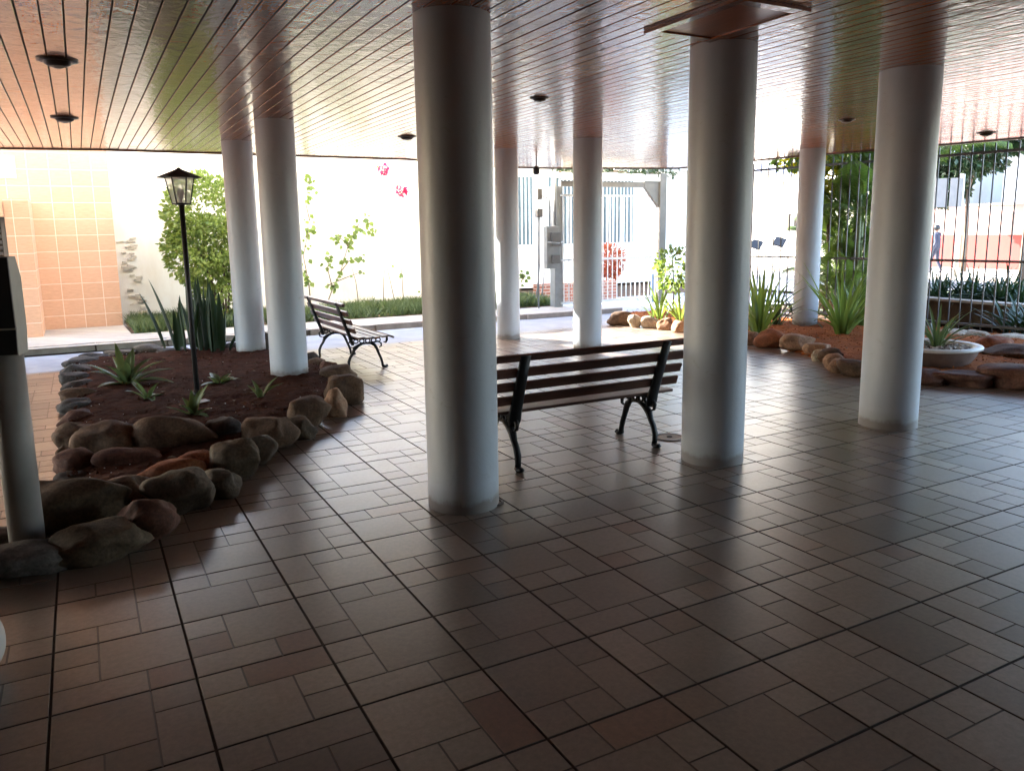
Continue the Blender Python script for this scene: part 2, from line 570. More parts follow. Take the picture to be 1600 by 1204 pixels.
# driveway, kerb, paved strip, planting verge
struct('driveway', MB().poly([(-30, 10.25, -.03), (11.4, 10.25, -.03), (11.4, 12.25, -.03), (-30, 12.1, -.03)]), M['road'])
struct('driveway_mouth', MB().poly([(8.3, 12.25, -.034), (30, 9.2, -.034), (30, 15.2, -.034), (8.3, 15.0, -.034)]), M['road'])
struct('floor_edge', MB().box(-30, 10.7, 10.21, 10.28, -.06, -.004), M['kerb'])
kb = MB()
rk = random.Random(3)
x = -8.0
while x < 8.3:
    L = rk.uniform(.8, 1.1)
    y0 = 12.55 - .05 * x + rk.uniform(-.01, .01)
    kb.bbox((x + L / 2, y0 + .08, .0), (L - .012, .16, .11 + rk.uniform(-.01, .01)), .012)
    x += L
struct('kerb', kb, M['kerb'])
struct('paved_strip', MB().poly([(-30, 12.8, .046), (8.3, 12.3, .046), (8.3, 13.35, .046), (.6, 13.5, .046), (.55, 15.1, .046), (-30, 15.1, .046)]), M['pave'])
struct('verge_soil', MB().poly([(.6, 13.5, .052), (8.35, 13.3, .052), (8.35, 15.6, .056), (.6, 15.6, .056)]), M['earth'])

# ceiling of varnished boards
EDGE = [(-9, 12.15), (-.8, 12.05), (.4, 11.8), (4.62, 11.85), (6.6, 12.75), (7.8, 12.7), (10.1, 12.0), (10.3, 9.3), (10.9, 7.2), (11.08, 6.2), (11.1, -3)]
ZC = 2.65

def edge_v(u):
    for (a, va), (b, vb) in zip(EDGE, EDGE[1:]):
        if a <= u <= b:
            return va + (vb - va) * (u - a) / (b - a)
    return -3

def ceiling_mesh():
    rnd = random.Random(11)
    V, Fs, T = [], [], []
    MI = []
    W_, GAP, BV = .1055, .009, .002
    u = -6.0 + .03
    while u < 11.0:
        uc = u + W_ / 2
        vend = edge_v(uc) - .02
        v = -3.0
        L = rnd.uniform(1, 3.2)
        while v < vend:
            v1 = min(v + L, vend)
            L = rnd.uniform(2.0, 3.6)
            tone = rnd.uniform(0, .85)
            if 3.05 < uc < 3.38:
                # the paler repaired boards
                if v < 4.2 < v1:
                    v1 = 4.2
                elif abs(v - 4.2) < .01:
                    v1 = 5.25
                    tone = 1.0
            n = len(V)
            a0, a1 = u + GAP / 2, u + W_ - GAP / 2
            b0, b1 = v + .0016, v1 - .0016
            z = ZC + rnd.uniform(-.0008, .0008)
            for q, zz in ((0, z + .018), (0, z + .002), (BV, z)):
                for x, y in ((a0 + q, b0), (a1 - q, b0), (a1 - q, b1), (a0 + q, b1)):
                    V.append((x, y, zz))
            for r in (0, 4):
                for s in range(4):
                    Fs.append([n + r + s, n + r + 4 + s, n + r + 4 + (s + 1) % 4, n + r + (s + 1) % 4])
            Fs.append([n + 11, n + 10, n + 9, n + 8])
            T += [tone] * 12
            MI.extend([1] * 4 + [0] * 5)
            v = v1
        u += W_
    me = mesh('ceiling', V, Fs)
    me.materials.append(M['ceiling'])
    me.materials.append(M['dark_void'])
    me.polygons.foreach_set('material_index', MI)
    a = me.attributes.new('tone', 'FLOAT', 'POINT')
    a.data.foreach_set('value', T)
    return me

struct('ceiling', ceiling_mesh(), M['ceiling'])
SL = [(-9, -3.2)] + [(11.14, -3.2), (11.12, 6.2), (10.94, 7.2), (10.34, 9.3), (10.14, 12.03), (7.8, 12.74), (6.6, 12.79), (4.62, 11.89), (.4, 11.84), (-.8, 12.09), (-9, 12.19)]
struct('ceiling_backing', MB().prism(SL, ZC + .0195, ZC + .06), M['dark_void'])
struct('upper_storey', MB().prism(SL, ZC + .062, 5.6), M['cream'])
fa = MB()
P = SL[2:]
for (a, va), (b, vb) in zip(P, P[1:]):
    d = Vector((b - a, vb - va, 0))
    fa.cbox(((a + b) / 2, (va + vb) / 2, ZC + .008), (d.length, .035, .05), rot=Matrix.Rotation(math.atan2(d.y, d.x), 3, 'Z'))
struct('ceiling_edge_trim', fa, M['trim'])
struct('lobby_wall', MB().box(-6, 11.2, -3.3, -3.02, 0, ZC), M['back_wall'])
struct('side_wall', MB().box(-2.6, -2.35, -3.0, 5.2, 0, ZC), M['back_wall'])

# ------------------------------------------------------------------ columns
def column(name, u, v, r, label, foot=0.0):
    rnd = random.Random(int(u * 100 + v))
    V, Fs = [], []
    n, nz = 72, 30
    for k in range(nz + 1):
        z = foot + (ZC + .01 - foot) * k / nz
        for j in range(n):
            q = 2 * math.pi * j / n
            rr = r * (1 + .006 * noise.noise(Vector((math.cos(q) * 1.3, math.sin(q) * 1.3, z * 1.1 + u * 7))))
            V.append((rr * math.cos(q), rr * math.sin(q), z - foot))
    for k in range(nz):
        for j in range(n):
            a, b = k * n + j, k * n + (j + 1) % n
            Fs.append([a, b, b + n, a + n])
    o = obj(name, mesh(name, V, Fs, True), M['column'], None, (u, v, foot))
    return tag(o, label, 'column', 'round white columns')

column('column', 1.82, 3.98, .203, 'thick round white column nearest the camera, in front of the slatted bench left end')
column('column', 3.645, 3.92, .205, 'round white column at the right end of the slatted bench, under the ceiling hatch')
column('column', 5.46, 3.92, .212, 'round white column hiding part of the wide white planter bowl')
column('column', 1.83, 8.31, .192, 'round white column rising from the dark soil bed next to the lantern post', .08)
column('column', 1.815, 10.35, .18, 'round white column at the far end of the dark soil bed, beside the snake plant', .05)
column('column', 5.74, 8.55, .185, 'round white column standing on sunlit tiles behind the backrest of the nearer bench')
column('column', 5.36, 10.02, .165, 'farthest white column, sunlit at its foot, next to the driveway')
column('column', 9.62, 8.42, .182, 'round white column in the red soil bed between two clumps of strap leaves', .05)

# ------------------------------------------------------------------ boundary wall, house
wl = thing('boundary_wall', 'long white painted garden wall behind the driveway and the grass strip', 'wall', (.62, 15.6, 0))
obj('wall', MB().box(-.068, 7.9, 0, .2, 0, 3.42), M['white_wall'], wl)
obj('coping', MB().box(-.02, 7.95, -.04, .24, 3.42, 3.5), M['kerb'], wl)
ov = MB()
rv = random.Random(2)
for k in range(46):
    zc, xc = rv.uniform(.15, 1.5), rv.uniform(.02, .25)
    xc += .12 * (1.5 - zc) / 1.5
    ov.bbox((xc, -.012, zc), (rv.uniform(.06, .14), .03, rv.uniform(.02, .045)), .006, Matrix.Rotation(rv.uniform(-.3, .3), 3, 'Y'))
obj('rough_stonework', ov, M['rough_plaster'], wl)

hs = thing('house', 'house clad in square orange tiles with cream upper wall and louvred opening', 'house', (-9, 14.9, 0))
obj('tiled_wall', MB().box(0, 9.55, 0, 5, 0, 3.9), M['orange_tile'], hs)
obj('upper_wall', MB().box(0, 9.53, .02, 5, 3.902, 6.2), M['cream'], hs)
obj('pilaster', MB().box(8.09, 8.41, -1.0, -.003, 0, 2.1), M['orange_tile'], hs)
obj('lintel', MB().box(6.6, 8.086, -1.06, -.004, 1.84, 2.06), M['orange_tile'], hs)
lv = obj('louvre', MB().box(6.6, 8.086, -.9, -.8, .5, 1.836), M['dark_void'], hs)
sl = MB()
for k in range(15):
    sl.cbox((7.32, -.94, .56 + k * .083), (1.40, .012, .05), rot=Matrix.Rotation(.5, 3, 'X'))
sl.box(8.03, 8.086, -.97, -.905, .5, 1.836)
obj('louvre_slats', sl, M['grey_metal'], lv)
obj('upper_window', MB().box(7.6, 8.25, -.01, .015, 2.45, 2.8), M['cream'], hs)

# ------------------------------------------------------------------ stones
def stone_mesh(seed, w_, d_, h_, rough=.19, sub=4):
    rnd = random.Random(seed)
    bm = bmesh.new()
    bmesh.ops.create_icosphere(bm, subdivisions=sub, radius=1)
    off = Vector((rnd.uniform(-50, 50), rnd.uniform(-50, 50), rnd.uniform(-50, 50)))
    planes = []
    for _ in range(rnd.randrange(5, 9)):
        n = Vector((rnd.gauss(0, 1), rnd.gauss(0, 1), rnd.gauss(0, .8))).normalized()
        planes.append((n, rnd.uniform(.64, .9)))
    for v in bm.verts:
        p = v.co.copy()
        # super-ellipsoid: boulders are boxier than balls
        p = Vector([math.copysign(abs(c) ** .85, c) for c in p])
        for n, dd in planes:
            q = p.dot(n) - dd
            if q > 0:
                p -= n * q * .8
        k = 1 + rough * noise.noise(p * 1.1 + off) * 1.5 + rough * .4 * noise.noise(p * 2.8 + off) + rough * .1 * noise.noise(p * 8 + off)
        p *= k
        v.co = p
    xs = [v.co for v in bm.verts]
    mn = Vector([min(c[i] for c in xs) for i in range(3)])
    mx = Vector([max(c[i] for c in xs) for i in range(3)])
    for v in bm.verts:
        q = v.co
        v.co = Vector(((q.x - (mn.x + mx.x) / 2) / (mx.x - mn.x) * w_, (q.y - (mn.y + mx.y) / 2) / (mx.y - mn.y) * d_,
                       (q.z - mn.z) / (mx.z - mn.z) * h_))
    me = bpy.data.meshes.new('stone')
    bm.to_mesh(me)
    bm.free()
    me.polygons.foreach_set('use_smooth', [True] * len(me.polygons))
    return me

NST = [0]
def stone(x0, x1, yt, yb, kind, label, group, dr=.8, sink=.03, z=0.0):
    """boulder filling x0..x1, yt..yb of the photo when it stands on the ground"""
    NST[0] += 1
    cx = (x0 + x1) / 2
    g0 = at(cx, yb, z)
    d0 = math.hypot(g0.x, g0.y)
    w_ = (x1 - x0) / F * math.sqrt(d0 * d0 + (HC - z) ** 2)
    d_ = w_ * dr
    dist = d0 + d_ * .42
    h = hgt(cx, yt, dist) - z
    h = max(h, .05) * 1.12
    dirv = Vector((g0.x / d0, g0.y / d0))
    ang = math.atan2(dirv.y, dirv.x) - math.pi / 2 + random.Random(NST[0]).uniform(-.2, .2)
    me = stone_mesh(NST[0] * 13 + 7, w_ * 1.12, d_, h + sink)
    o = obj('stone', me, ROCK[kind], None, (dirv.x * dist, dirv.y * dist, z - sink), ang)
    return tag(o, label, 'stone', group)

G1 = 'stones edging the left soil bed'
S1 = [
    (50, 186, 752, 836, 'olive', 'big sloping olive-brown boulder right beside the foot of the white pipe post', .8),
    (95, 218, 820, 884, 'olive', 'low flat-topped dark boulder on the tiles, frontmost of the bed edge', .7),
    (-40, 92, 853, 908, 'slate', 'blackish block of stone under the foot of the white pipe post', .7),
    (-60, 22, 826, 856, 'slate', 'dark stone cut by the left picture edge, behind the pipe post', .8),
    (192, 273, 783, 852, 'redbrown', 'reddish-brown boulder leaning between the flat front boulder and the round grey one', .9),
    (238, 330, 738, 812, 'grey', 'rounded grey boulder with a rough greenish face at the tile edge', .9),
    (140, 234, 748, 800, 'brown', 'smooth brown boulder just behind the big sloping boulder', .8),
    (110, 148, 756, 778, 'tan', 'small tan stone tucked between pale pebble and big sloping boulder', .8),
    (222, 312, 720, 765, 'orange', 'long orange-brown stone directly behind the rounded grey boulder', .7),
    (278, 337, 709, 748, 'orange', 'bright orange-red rounded stone beside the long orange-brown one', .8),
    (172, 244, 736, 760, 'brown', 'thin flat brown slab of stone behind the smooth brown boulder', .7),
    (318, 374, 735, 782, 'grey', 'small mossy grey stone to the right of the rounded grey boulder', .9),
    (335, 402, 692, 752, 'olive', 'upright dark boulder with pale right flank, behind the small mossy stone', .8),
    (378, 432, 684, 728, 'grey', 'grey egg-shaped stone on the tile edge after the upright dark boulder', .9),
    (160, 245, 701, 744, 'redbrown', 'wedge-shaped dark red stone below the long double-humped boulder', .7),
    (210, 328, 652, 716, 'brown', 'largest long double-humped brown boulder, at the front of the soil', .6),
    (322, 374, 656, 700, 'slate', 'dark rounded stone touching the right end of the long double-humped boulder', .8),
    (128, 212, 666, 726, 'brown', 'brown ridge-backed boulder left of the long double-humped boulder', .8),
    (96, 152, 662, 706, 'brown', 'tan-topped stone wedged behind the brown ridge-backed boulder', .8),
    (98, 152, 703, 748, 'redbrown', 'purple-brown pointed stone under the ridge-backed boulder by the path', .9),
    (94, 147, 739, 760, 'slate', 'small smooth pale grey pebble-like stone by the pink path', .8),
    (93, 114, 698, 724, 'brown', 'tiny brown stone squeezed against the path beside the purple-brown one', .8),
    (98, 146, 642, 668, 'redbrown', 'flat dark stone on the path side, first behind the tan-topped stone', .7),
    (99, 142, 624, 648, 'slate', 'dark grey stone on the path side, second behind the tan-topped stone', .8),
    (103, 149, 607, 632, 'brown', 'pale-rimmed stone on the path side, third behind the tan-topped stone', .8),
    (103, 146, 595, 613, 'slate', 'dark flat stone on the path side, fourth behind the tan-topped stone', .8),
    (101, 138, 582, 602, 'slate', 'bluish stone on the path side, fifth behind the tan-topped stone', .8),
    (103, 147, 570, 590, 'slate', 'wide bluish stone on the path side, sixth behind the tan-topped stone', .8),
    (106, 150, 559, 577, 'slate', 'bluish stone at the back left bend of the bed edge', .8),
    (130, 166, 552, 568, 'slate', 'bluish stone beyond the bend, left of the big bromeliad', .8),
    (168, 210, 547, 562, 'grey', 'grey stone behind the tips of the big bromeliad', .8),
    (212, 252, 539, 558, 'grey', 'pale bluish stone in the back edge, left of the snake plant', .8),
    (250, 292, 544, 558, 'slate', 'low grey stone in the back edge at the snake plant foot', .8),
    (355, 380, 536, 552, 'slate', 'small dark stone against the left of the far bed column', .8),
    (391, 424, 521, 556, 'slate', 'round dark boulder in the gap between the two bed columns', .9),
    (478, 497, 551, 567, 'slate', 'small dark stone by the farther legs of the side-on bench', .9),
    (481, 508, 561, 577, 'brown', 'flat brown stone right of the bed column, under the side-on bench', .9),
    (502, 529, 565, 585, 'redbrown', 'small red-brown stone behind the nearest leg of the side-on bench', .9),
    (504, 555, 572, 600, 'brown', 'dark brown stone under the near leg of the side-on bench', .8),
    (511, 566, 590, 634, 'brown', 'big square-ended brown stone at the rightmost bulge of the bed', .8),
    (503, 541, 610, 653, 'tan', 'tan rounded stone just in front of the big square-ended one', .9),
    (453, 514, 623, 667, 'brown', 'smooth dark boulder with lit right end, on the right edge of the bed', .8),
    (447, 493, 653, 688, 'olive', 'squat olive stone in front of the smooth dark boulder with lit end', .8),
    (387, 464, 656, 706, 'brown', 'bulky brown boulder in the right edge, behind the egg-shaped grey stone', .75),
    (345, 392, 672, 692, 'slate', 'half-buried dark stone in the soil behind the egg-shaped grey stone', .8),
]
for x0, x1, yt, yb, k, lab, dr in S1:
    stone(x0, x1, yt, yb, k, lab, G1, dr)
G2 = 'stones edging the right soil bed'
S2 = [
    (1160, 1184, 520, 540, 'tan', 'tan stone half hidden by the column at the bench end', .8),
    (1181, 1223, 516, 545, 'orange', 'rounded rusty-red stone, first clear one right of the bench column', .8),
    (1222, 1268, 524, 551, 'tan', 'pale faceted tan stone after the rounded rusty-red one', .8),
    (1257, 1294, 537, 557, 'tan', 'tan stone after the pale faceted one, where the bed edge bends', .8),
    (1269, 1290, 547, 565, 'beige', 'small pale stone in the bend of the right bed edge', .8),
    (1281, 1313, 545, 569, 'brown', 'dark-topped brown stone just past the small pale one', .8),
    (1289, 1319, 554, 576, 'tan', 'light brown stone second from the big dark one by the column', .9),
    (1296, 1325, 562, 584, 'tan', 'light brown stone leaning on the big dark one by the column', .9),
    (1313, 1362, 564, 590, 'brown', 'big dark brown stone touching the left side of the third column', .8),
    (1400, 1468, 578, 603, 'redbrown', 'dark stone emerging from behind the third column', .8),
    (1463, 1548, 582, 606, 'redbrown', 'long low dark red stone in front of the white planter bowl', .7),
    (1544, 1640, 572, 610, 'redbrown', 'large dark boulder at the right picture edge, on the tiles', .7),
    (1530, 1573, 527, 553, 'orange', 'orange rounded stone just right of the white planter bowl', .8),
    (1548, 1625, 540, 568, 'brown', 'wide brown boulder right behind the large edge boulder', .7),
    (1467, 1508, 515, 531, 'beige', 'pale stone behind the bowl, left of the back row', .7),
    (1506, 1546, 517, 532, 'beige', 'pale flat stone in the middle of the back row behind the bowl', .7),
    (1548, 1600, 522, 538, 'beige', 'pale stone above the orange one, right of the back row', .7),
]
for x0, x1, yt, yb, k, lab, dr in S2:
    stone(x0, x1, yt, yb, k, lab, G2, dr)
G3 = 'stones edging the bed by the gate'
S3 = [
    (950, 986, 488, 509, 'brown', 'dark brown shaded boulder at the left tip of the bed by the gate', .8),
    (982, 1003, 493, 512, 'beige', 'sunlit cream stone next to the dark tip boulder', .8),
    (1003, 1028, 495, 513, 'beige', 'sunlit cream stone, second from the dark tip boulder', .8),
    (1027, 1050, 498, 516, 'tan', 'sunlit orange-edged stone, third from the dark tip boulder', .8),
    (1050, 1072, 502, 520, 'tan', 'sunlit orange-edged stone beside the bench column', .8),
    (1070, 1098, 507, 525, 'beige', 'sunlit stone hidden behind the bench column', .8),
    (1100, 1130, 511, 530, 'tan', 'second sunlit stone hidden behind the bench column', .8),
    (1130, 1160, 514, 534, 'tan', 'third sunlit stone hidden behind the bench column', .8),
]
for x0, x1, yt, yb, k, lab, dr in S3[:6]:
    stone(x0, x1, yt, yb, k, lab, G3, dr)

# ------------------------------------------------------------------ soil beds
def inside(p, poly):
    c = False
    for (x1, y1), (x2, y2) in zip(poly, poly[1:] + poly[:1]):
        if (y1 > p[1]) != (y2 > p[1]) and p[0] < (x2 - x1) * (p[1] - y1) / (y2 - y1) + x1:
            c = not c
    return c

def edist(p, poly):
    best = 9
    for (x1, y1), (x2, y2) in zip(poly, poly[1:] + poly[:1]):
        dx, dy = x2 - x1, y2 - y1
        t = max(0, min(1, ((p[0] - x1) * dx + (p[1] - y1) * dy) / (dx * dx + dy * dy)))
        best = min(best, math.hypot(p[0] - x1 - t * dx, p[1] - y1 - t * dy))
    return best

def soil(name, poly, hmax, st, mat, seed=0):
    xs, ys = [p[0] for p in poly], [p[1] for p in poly]
    nx, ny = int((max(xs) - min(xs)) / st) + 1, int((max(ys) - min(ys)) / st) + 1
    idx, V, Fs = {}, [], []
    def vid(i, j):
        if (i, j) not in idx:
            x, y = min(xs) + i * st, min(ys) + j * st
            ins = inside((x, y), poly)
            d = edist((x, y), poly) if ins else 0
            z = hmax * min(1, d / .25) ** .6
            q = Vector((x * 3, y * 3, seed))
            z += (.022 * noise.noise(q) + .016 * noise.noise(q * 4) + .010 * noise.noise(q * 11)) * min(1, d / .1 + .2)
            idx[(i, j)] = len(V)
            V.append((x, y, z + .002))
        return idx[(i, j)]
    for i in range(nx):
        for j in range(ny):
            if inside((min(xs) + (i + .5) * st, min(ys) + (j + .5) * st), poly):
                Fs.append([vid(i, j), vid(i + 1, j), vid(i + 1, j + 1), vid(i, j + 1)])
    return struct(name, mesh(name, V, Fs, True), mat)

B1 = [(-.24, 4.55), (-.24, 10.9), (.8, 11.15), (1.6, 11.0), (2.15, 10.6), (2.25, 10.0), (2.35, 9.0), (2.35, 8.1), (2.15, 7.35), (1.75, 6.8), (1.35, 6.2), (.98, 5.65), (.62, 5.15), (.3, 4.75), (.1, 4.5)]
soil('flower_bed_soil', B1, .09, .035, M['soil_dark'])
B2 = [(8.0, 10.9), (7.98, 9.4), (8.0, 7.8), (7.8, 7.2), (7.55, 6.5), (7.15, 5.75), (7.05, 5.3), (7.25, 4.85), (7.8, 4.2), (8.3, 3.6), (11.5, 3.4), (11.0, 7.0), (10.35, 9.5), (10.3, 10.9), (9.6, 11.6), (8.4, 11.6)]
soil('garden_bed_soil', B2, .07, .05, M['soil_red'], 5)

# pebbles and clods lying on the soil
def clods(name, poly, n, mat, seed, smin, smax, lab):
    rnd = random.Random(seed)
    V, Fs = [], []
    xs, ys = [p[0] for p in poly], [p[1] for p in poly]
    while n:
        x, y = rnd.uniform(min(xs), max(xs)), rnd.uniform(min(ys), max(ys))
        if not inside((x, y), poly) or edist((x, y), poly) < .05:
            continue
        n -= 1
        s = rnd.uniform(smin, smax)
        z = .085
        b = len(V)
        a = rnd.uniform(0, 6)
        P = [(1, 0, 0), (0, 1, 0), (-1, 0, 0), (0, -1, 0), (0, 0, .8), (0, 0, -.8)]
        for px, py, pz in P:
            k = s * rnd.uniform(.6, 1.2)
            V.append((x + k * (px * math.cos(a) - py * math.sin(a)), y + k * (px * math.sin(a) + py * math.cos(a)), z + pz * k))
        Fs += [[b + q for q in f] for f in ((0, 1, 4), (1, 2, 4), (2, 3, 4), (3, 0, 4), (1, 0, 5), (2, 1, 5), (3, 2, 5), (0, 3, 5))]
    o = obj(name, mesh(name, V, Fs), mat)
    o['kind'] = 'stuff'
    o['label'] = lab
    o['category'] = 'soil'

clods('soil_clods', B1, 1400, M['soil_dark'], 4, .006, .02, 'loose dark clods scattered over the left soil bed')
clods('bark_chips', B2, 1500, M['soil_red'], 6, .004, .014, 'loose red clods and chips scattered over the right soil bed')

clods('soil_specks', B1, 260, M['card'], 14, .003, .009, 'small pale grit specks on the left soil bed')
def litter(poly, n, seed, label, z):
    rnd = random.Random(seed)
    V, Fs, T = [], [], []
    xs, ys = [p[0] for p in poly], [p[1] for p in poly]
    while n:
        x, y = rnd.uniform(min(xs), max(xs)), rnd.uniform(min(ys), max(ys))
        if not inside((x, y), poly):
            continue
        n -= 1
        a, L = rnd.uniform(0, 6.28), rnd.uniform(.02, .06)
        d, e = Vector((math.cos(a), math.sin(a), 0)), Vector((-math.sin(a), math.cos(a), 0))
        p = Vector((x, y, z + rnd.uniform(0, .01)))
        b = len(V)
        V += [p, p + d * L * .5 + e * L * .28 + Vector((0, 0, .012)), p + d * L + Vector((0, 0, .004)), p + d * L * .5 - e * L * .28 + Vector((0, 0, .010))]
        Fs.append([b, b + 1, b + 2, b + 3])
    o = obj('leaf_litter', mesh('leaf_litter', V, Fs), M['twig'])
    o['kind'] = 'stuff'
    tag(o, label, 'leaf litter')
litter(B1, 90, 15, 'dry brown leaf bits strewn over the left soil bed', .1)
litter(B2, 240, 16, 'dry brown leaf bits strewn over the right soil bed', .085)

# ------------------------------------------------------------------ plants
def with_tone(me, T):
    a = me.attributes.new('tone', 'FLOAT', 'POINT')
    a.data.foreach_set('value', T)
    return me

def leaf_blob(name, blobs, n, size, seed, shape=2.0, shell=.5):
    """many small folded leaves spread through ellipsoids blobs = [(centre, radii, weight)]"""
    rnd = random.Random(seed)
    V, Fs, T = [], [], []
    tot = sum(b[2] for b in blobs)
    for (c, r, wgt) in blobs:
        for _ in range(int(n * wgt / tot)):
            while True:
                p = Vector((rnd.uniform(-1, 1), rnd.uniform(-1, 1), rnd.uniform(-1, 1)))
                if 1 > p.length > .15 and rnd.random() < (p.length ** (shell * 4)):
                    break
            cl = noise.noise(Vector((p.x * 2.2 + c[0] * 3, p.y * 2.2 + c[1], p.z * 2.2 + seed)))
            if cl < -.22:
                continue
            p = p * (1 + .18 * cl)
            pos = Vector((c[0] + p.x * r[0], c[1] + p.y * r[1], c[2] + p.z * r[2]))
            d = (p + Vector((rnd.gauss(0, .5), rnd.gauss(0, .5), rnd.gauss(-.2, .5)))).normalized()
            s = d.cross(Vector((rnd.gauss(0, 1), rnd.gauss(0, 1), rnd.gauss(0, 1)))).normalized()
            up = d.cross(s)
            L = size * rnd.uniform(.6, 1.3)
            wd = L / shape
            b = len(V)
            V += [pos, pos + d * L * .5 + s * wd * .5 + up * wd * .12, pos + d * L, pos + d * L * .5 - s * wd * .5 + up * wd * .12]
            Fs.append([b, b + 1, b + 2, b + 3])
            T += [min(1, max(0, rnd.gauss(.45, .28)))] * 4
    return with_tone(mesh(name, V, Fs), T)

def blade(V, Fs, T, base, az, L, lean, wd, droop, tone, seg=7, fold=.25):
    """one strap leaf: starts at base, leans out by lean (rad from vertical) and arches by droop"""
    p = Vector(base)
    dirh = Vector((math.cos(az), math.sin(az), 0))
    side = Vector((-math.sin(az), math.cos(az), 0))
    a = lean
    b0 = len(V)
    for k in range(seg + 1):
        t = k / seg
        ww = wd * (min(1, .55 + t * 1.6) if t < .3 else 1) * max(.02, (1 - ((t - .3) / .7) ** 2.2) if t > .3 else 1)
        n = (dirh * math.cos(a) - Vector((0, 0, 1)) * math.sin(a))
        V += [p - side * ww / 2 - n * ww * fold, p, p + side * ww / 2 - n * ww * fold]
        T += [tone] * 3
        p = p + (dirh * math.sin(a) + Vector((0, 0, 1)) * math.cos(a)) * (L / seg)
        a += droop / seg
    for k in range(seg):
        q = b0 + 3 * k
        Fs += [[q, q + 1, q + 4, q + 3], [q + 1, q + 2, q + 5, q + 4]]

def clump(name, n, L, wd, lean, droop, seed, spread=.05, tone=(.2, .9), fold=.25, seg=7):
    rnd = random.Random(seed)
    V, Fs, T = [], [], []
    for k in range(n):
        az = 2 * math.pi * k / n * 2.4 + rnd.uniform(-.3, .3)
        r = spread * rnd.random()
        blade(V, Fs, T, (r * math.cos(az), r * math.sin(az), 0), az, rnd.uniform(*L), rnd.uniform(*lean), wd * rnd.uniform(.8, 1.15), rnd.uniform(*droop), rnd.uniform(*tone), seg, fold)
    return with_tone(mesh(name, V, Fs, True), T)

GB = 'bromeliads in the left soil bed'
def brom(x, y, n, L, lab, seed, wd=.045):
    p = at(x, y, .08)
    o = obj('bromeliad', clump('bromeliad', n, (L[0] * 1.0, L[1] * 1.05), wd * 1.35, (.15, 1.25), (.2, .9), seed, .03), M['leaf_brom'], None, (p.x, p.y, .07))
    tag(o, lab, 'plant', GB)
brom(197, 601, 15, (.28, .5), 'largest bromeliad with long pointed leaves, near the path side', 21, .075)
brom(232, 622, 9, (.14, .27), 'ragged bromeliad just right and in front of the largest one', 22)
brom(302, 648, 9, (.16, .3), 'bromeliad at the foot of the lantern post, behind the long boulder', 23)
brom(343, 600, 9, (.15, .27), 'bromeliad right of the lantern post with one broad upright leaf', 24, .055)
brom(406, 621, 7, (.12, .26), 'smallest bromeliad, nearest the column in the bed', 25, .04)

pc = at(316, 627, .1)
tag(obj('paper_scrap', MB().bbox((0, 0, 0), (.11, .07, .006), .002, Matrix.Rotation(.1, 3, 'X')), M['card'], None, (pc.x, pc.y, .105), .5), 'small pale flat scrap lying on soil at the lantern post foot', 'scrap')

# snake plant
def snake():
    rnd = random.Random(31)
    V, Fs, T = [], [], []
    spots = []
    for px, top in ((352, 470), (345, 462), (335, 450), (328, 455), (318, 445), (312, 452), (322, 448), (305, 462), (300, 447), (296, 470), (289, 480), (283, 468), (278, 490), (338, 446), (331, 475), (347, 480), (310, 440), (340, 458), (350, 462), (315, 470), (325, 466), (333, 442), (303, 452), (342, 490), (355, 488), (320, 438)):
        b = at(px + rnd.uniform(-3, 3), rnd.uniform(543, 553), .06)
        d = math.hypot(b.x, b.y)
        L = hgt(px, top, d)
        az = rnd.uniform(0, 6.28)
        blade(V, Fs, T, b, az, L, rnd.uniform(.0, .10), rnd.uniform(.07, .10), rnd.uniform(-.08, .14), rnd.random(), 8, .35)
    # the leaning ones at both sides; az in world
    left = RZ @ Vector((-1, 0, 0))
    la = math.atan2(left.y, left.x)
    for px, L, ln, dr, a in ((258, .82, .28, .12, la), (274, .98, .22, .12, la), (360, .52, .35, .9, la + math.pi), (372, .5, .15, -.2, la)):
        b = at(px, 550, .06)
        blade(V, Fs, T, b, a, L, ln, .09, dr, .3, 8, .3)
    me = with_tone(mesh('snake_plant', V, Fs, True), T)
    o = obj('snake_plant', me, M['leaf_snake'])
    tag(o, 'dark upright snake plant with stiff sword leaves behind the lantern post', 'plant')
snake()

# wall shrub, climbers, stalks, grass
sh = thing('shrub', 'tall rounded light green leafy shrub against the white wall behind the lantern', 'shrub', (1.95, 14.3, .05))
obj('foliage', leaf_blob('foliage', [((0, 0, 1.75), (.68, .5, .75), 3), ((-.05, 0, 1.2), (.68, .5, .6), 2.4), ((.15, 0, .62), (.5, .4, .5), 1.2)], 11000, .085, 41, 1.7, .45), M['leaf_shrub'], sh)
tk = MB()
for k in range(5):
    q = k * 1.3
    tk.tube([(.15 + .05 * math.cos(q), .05 * math.sin(q), 0), (.12 + .15 * math.cos(q), .12 * math.sin(q), .6), (.3 * math.cos(q), .3 * math.sin(q), 1.3)], [.022, .016, .008], 6)
obj('stem', tk, M['bark'], sh)

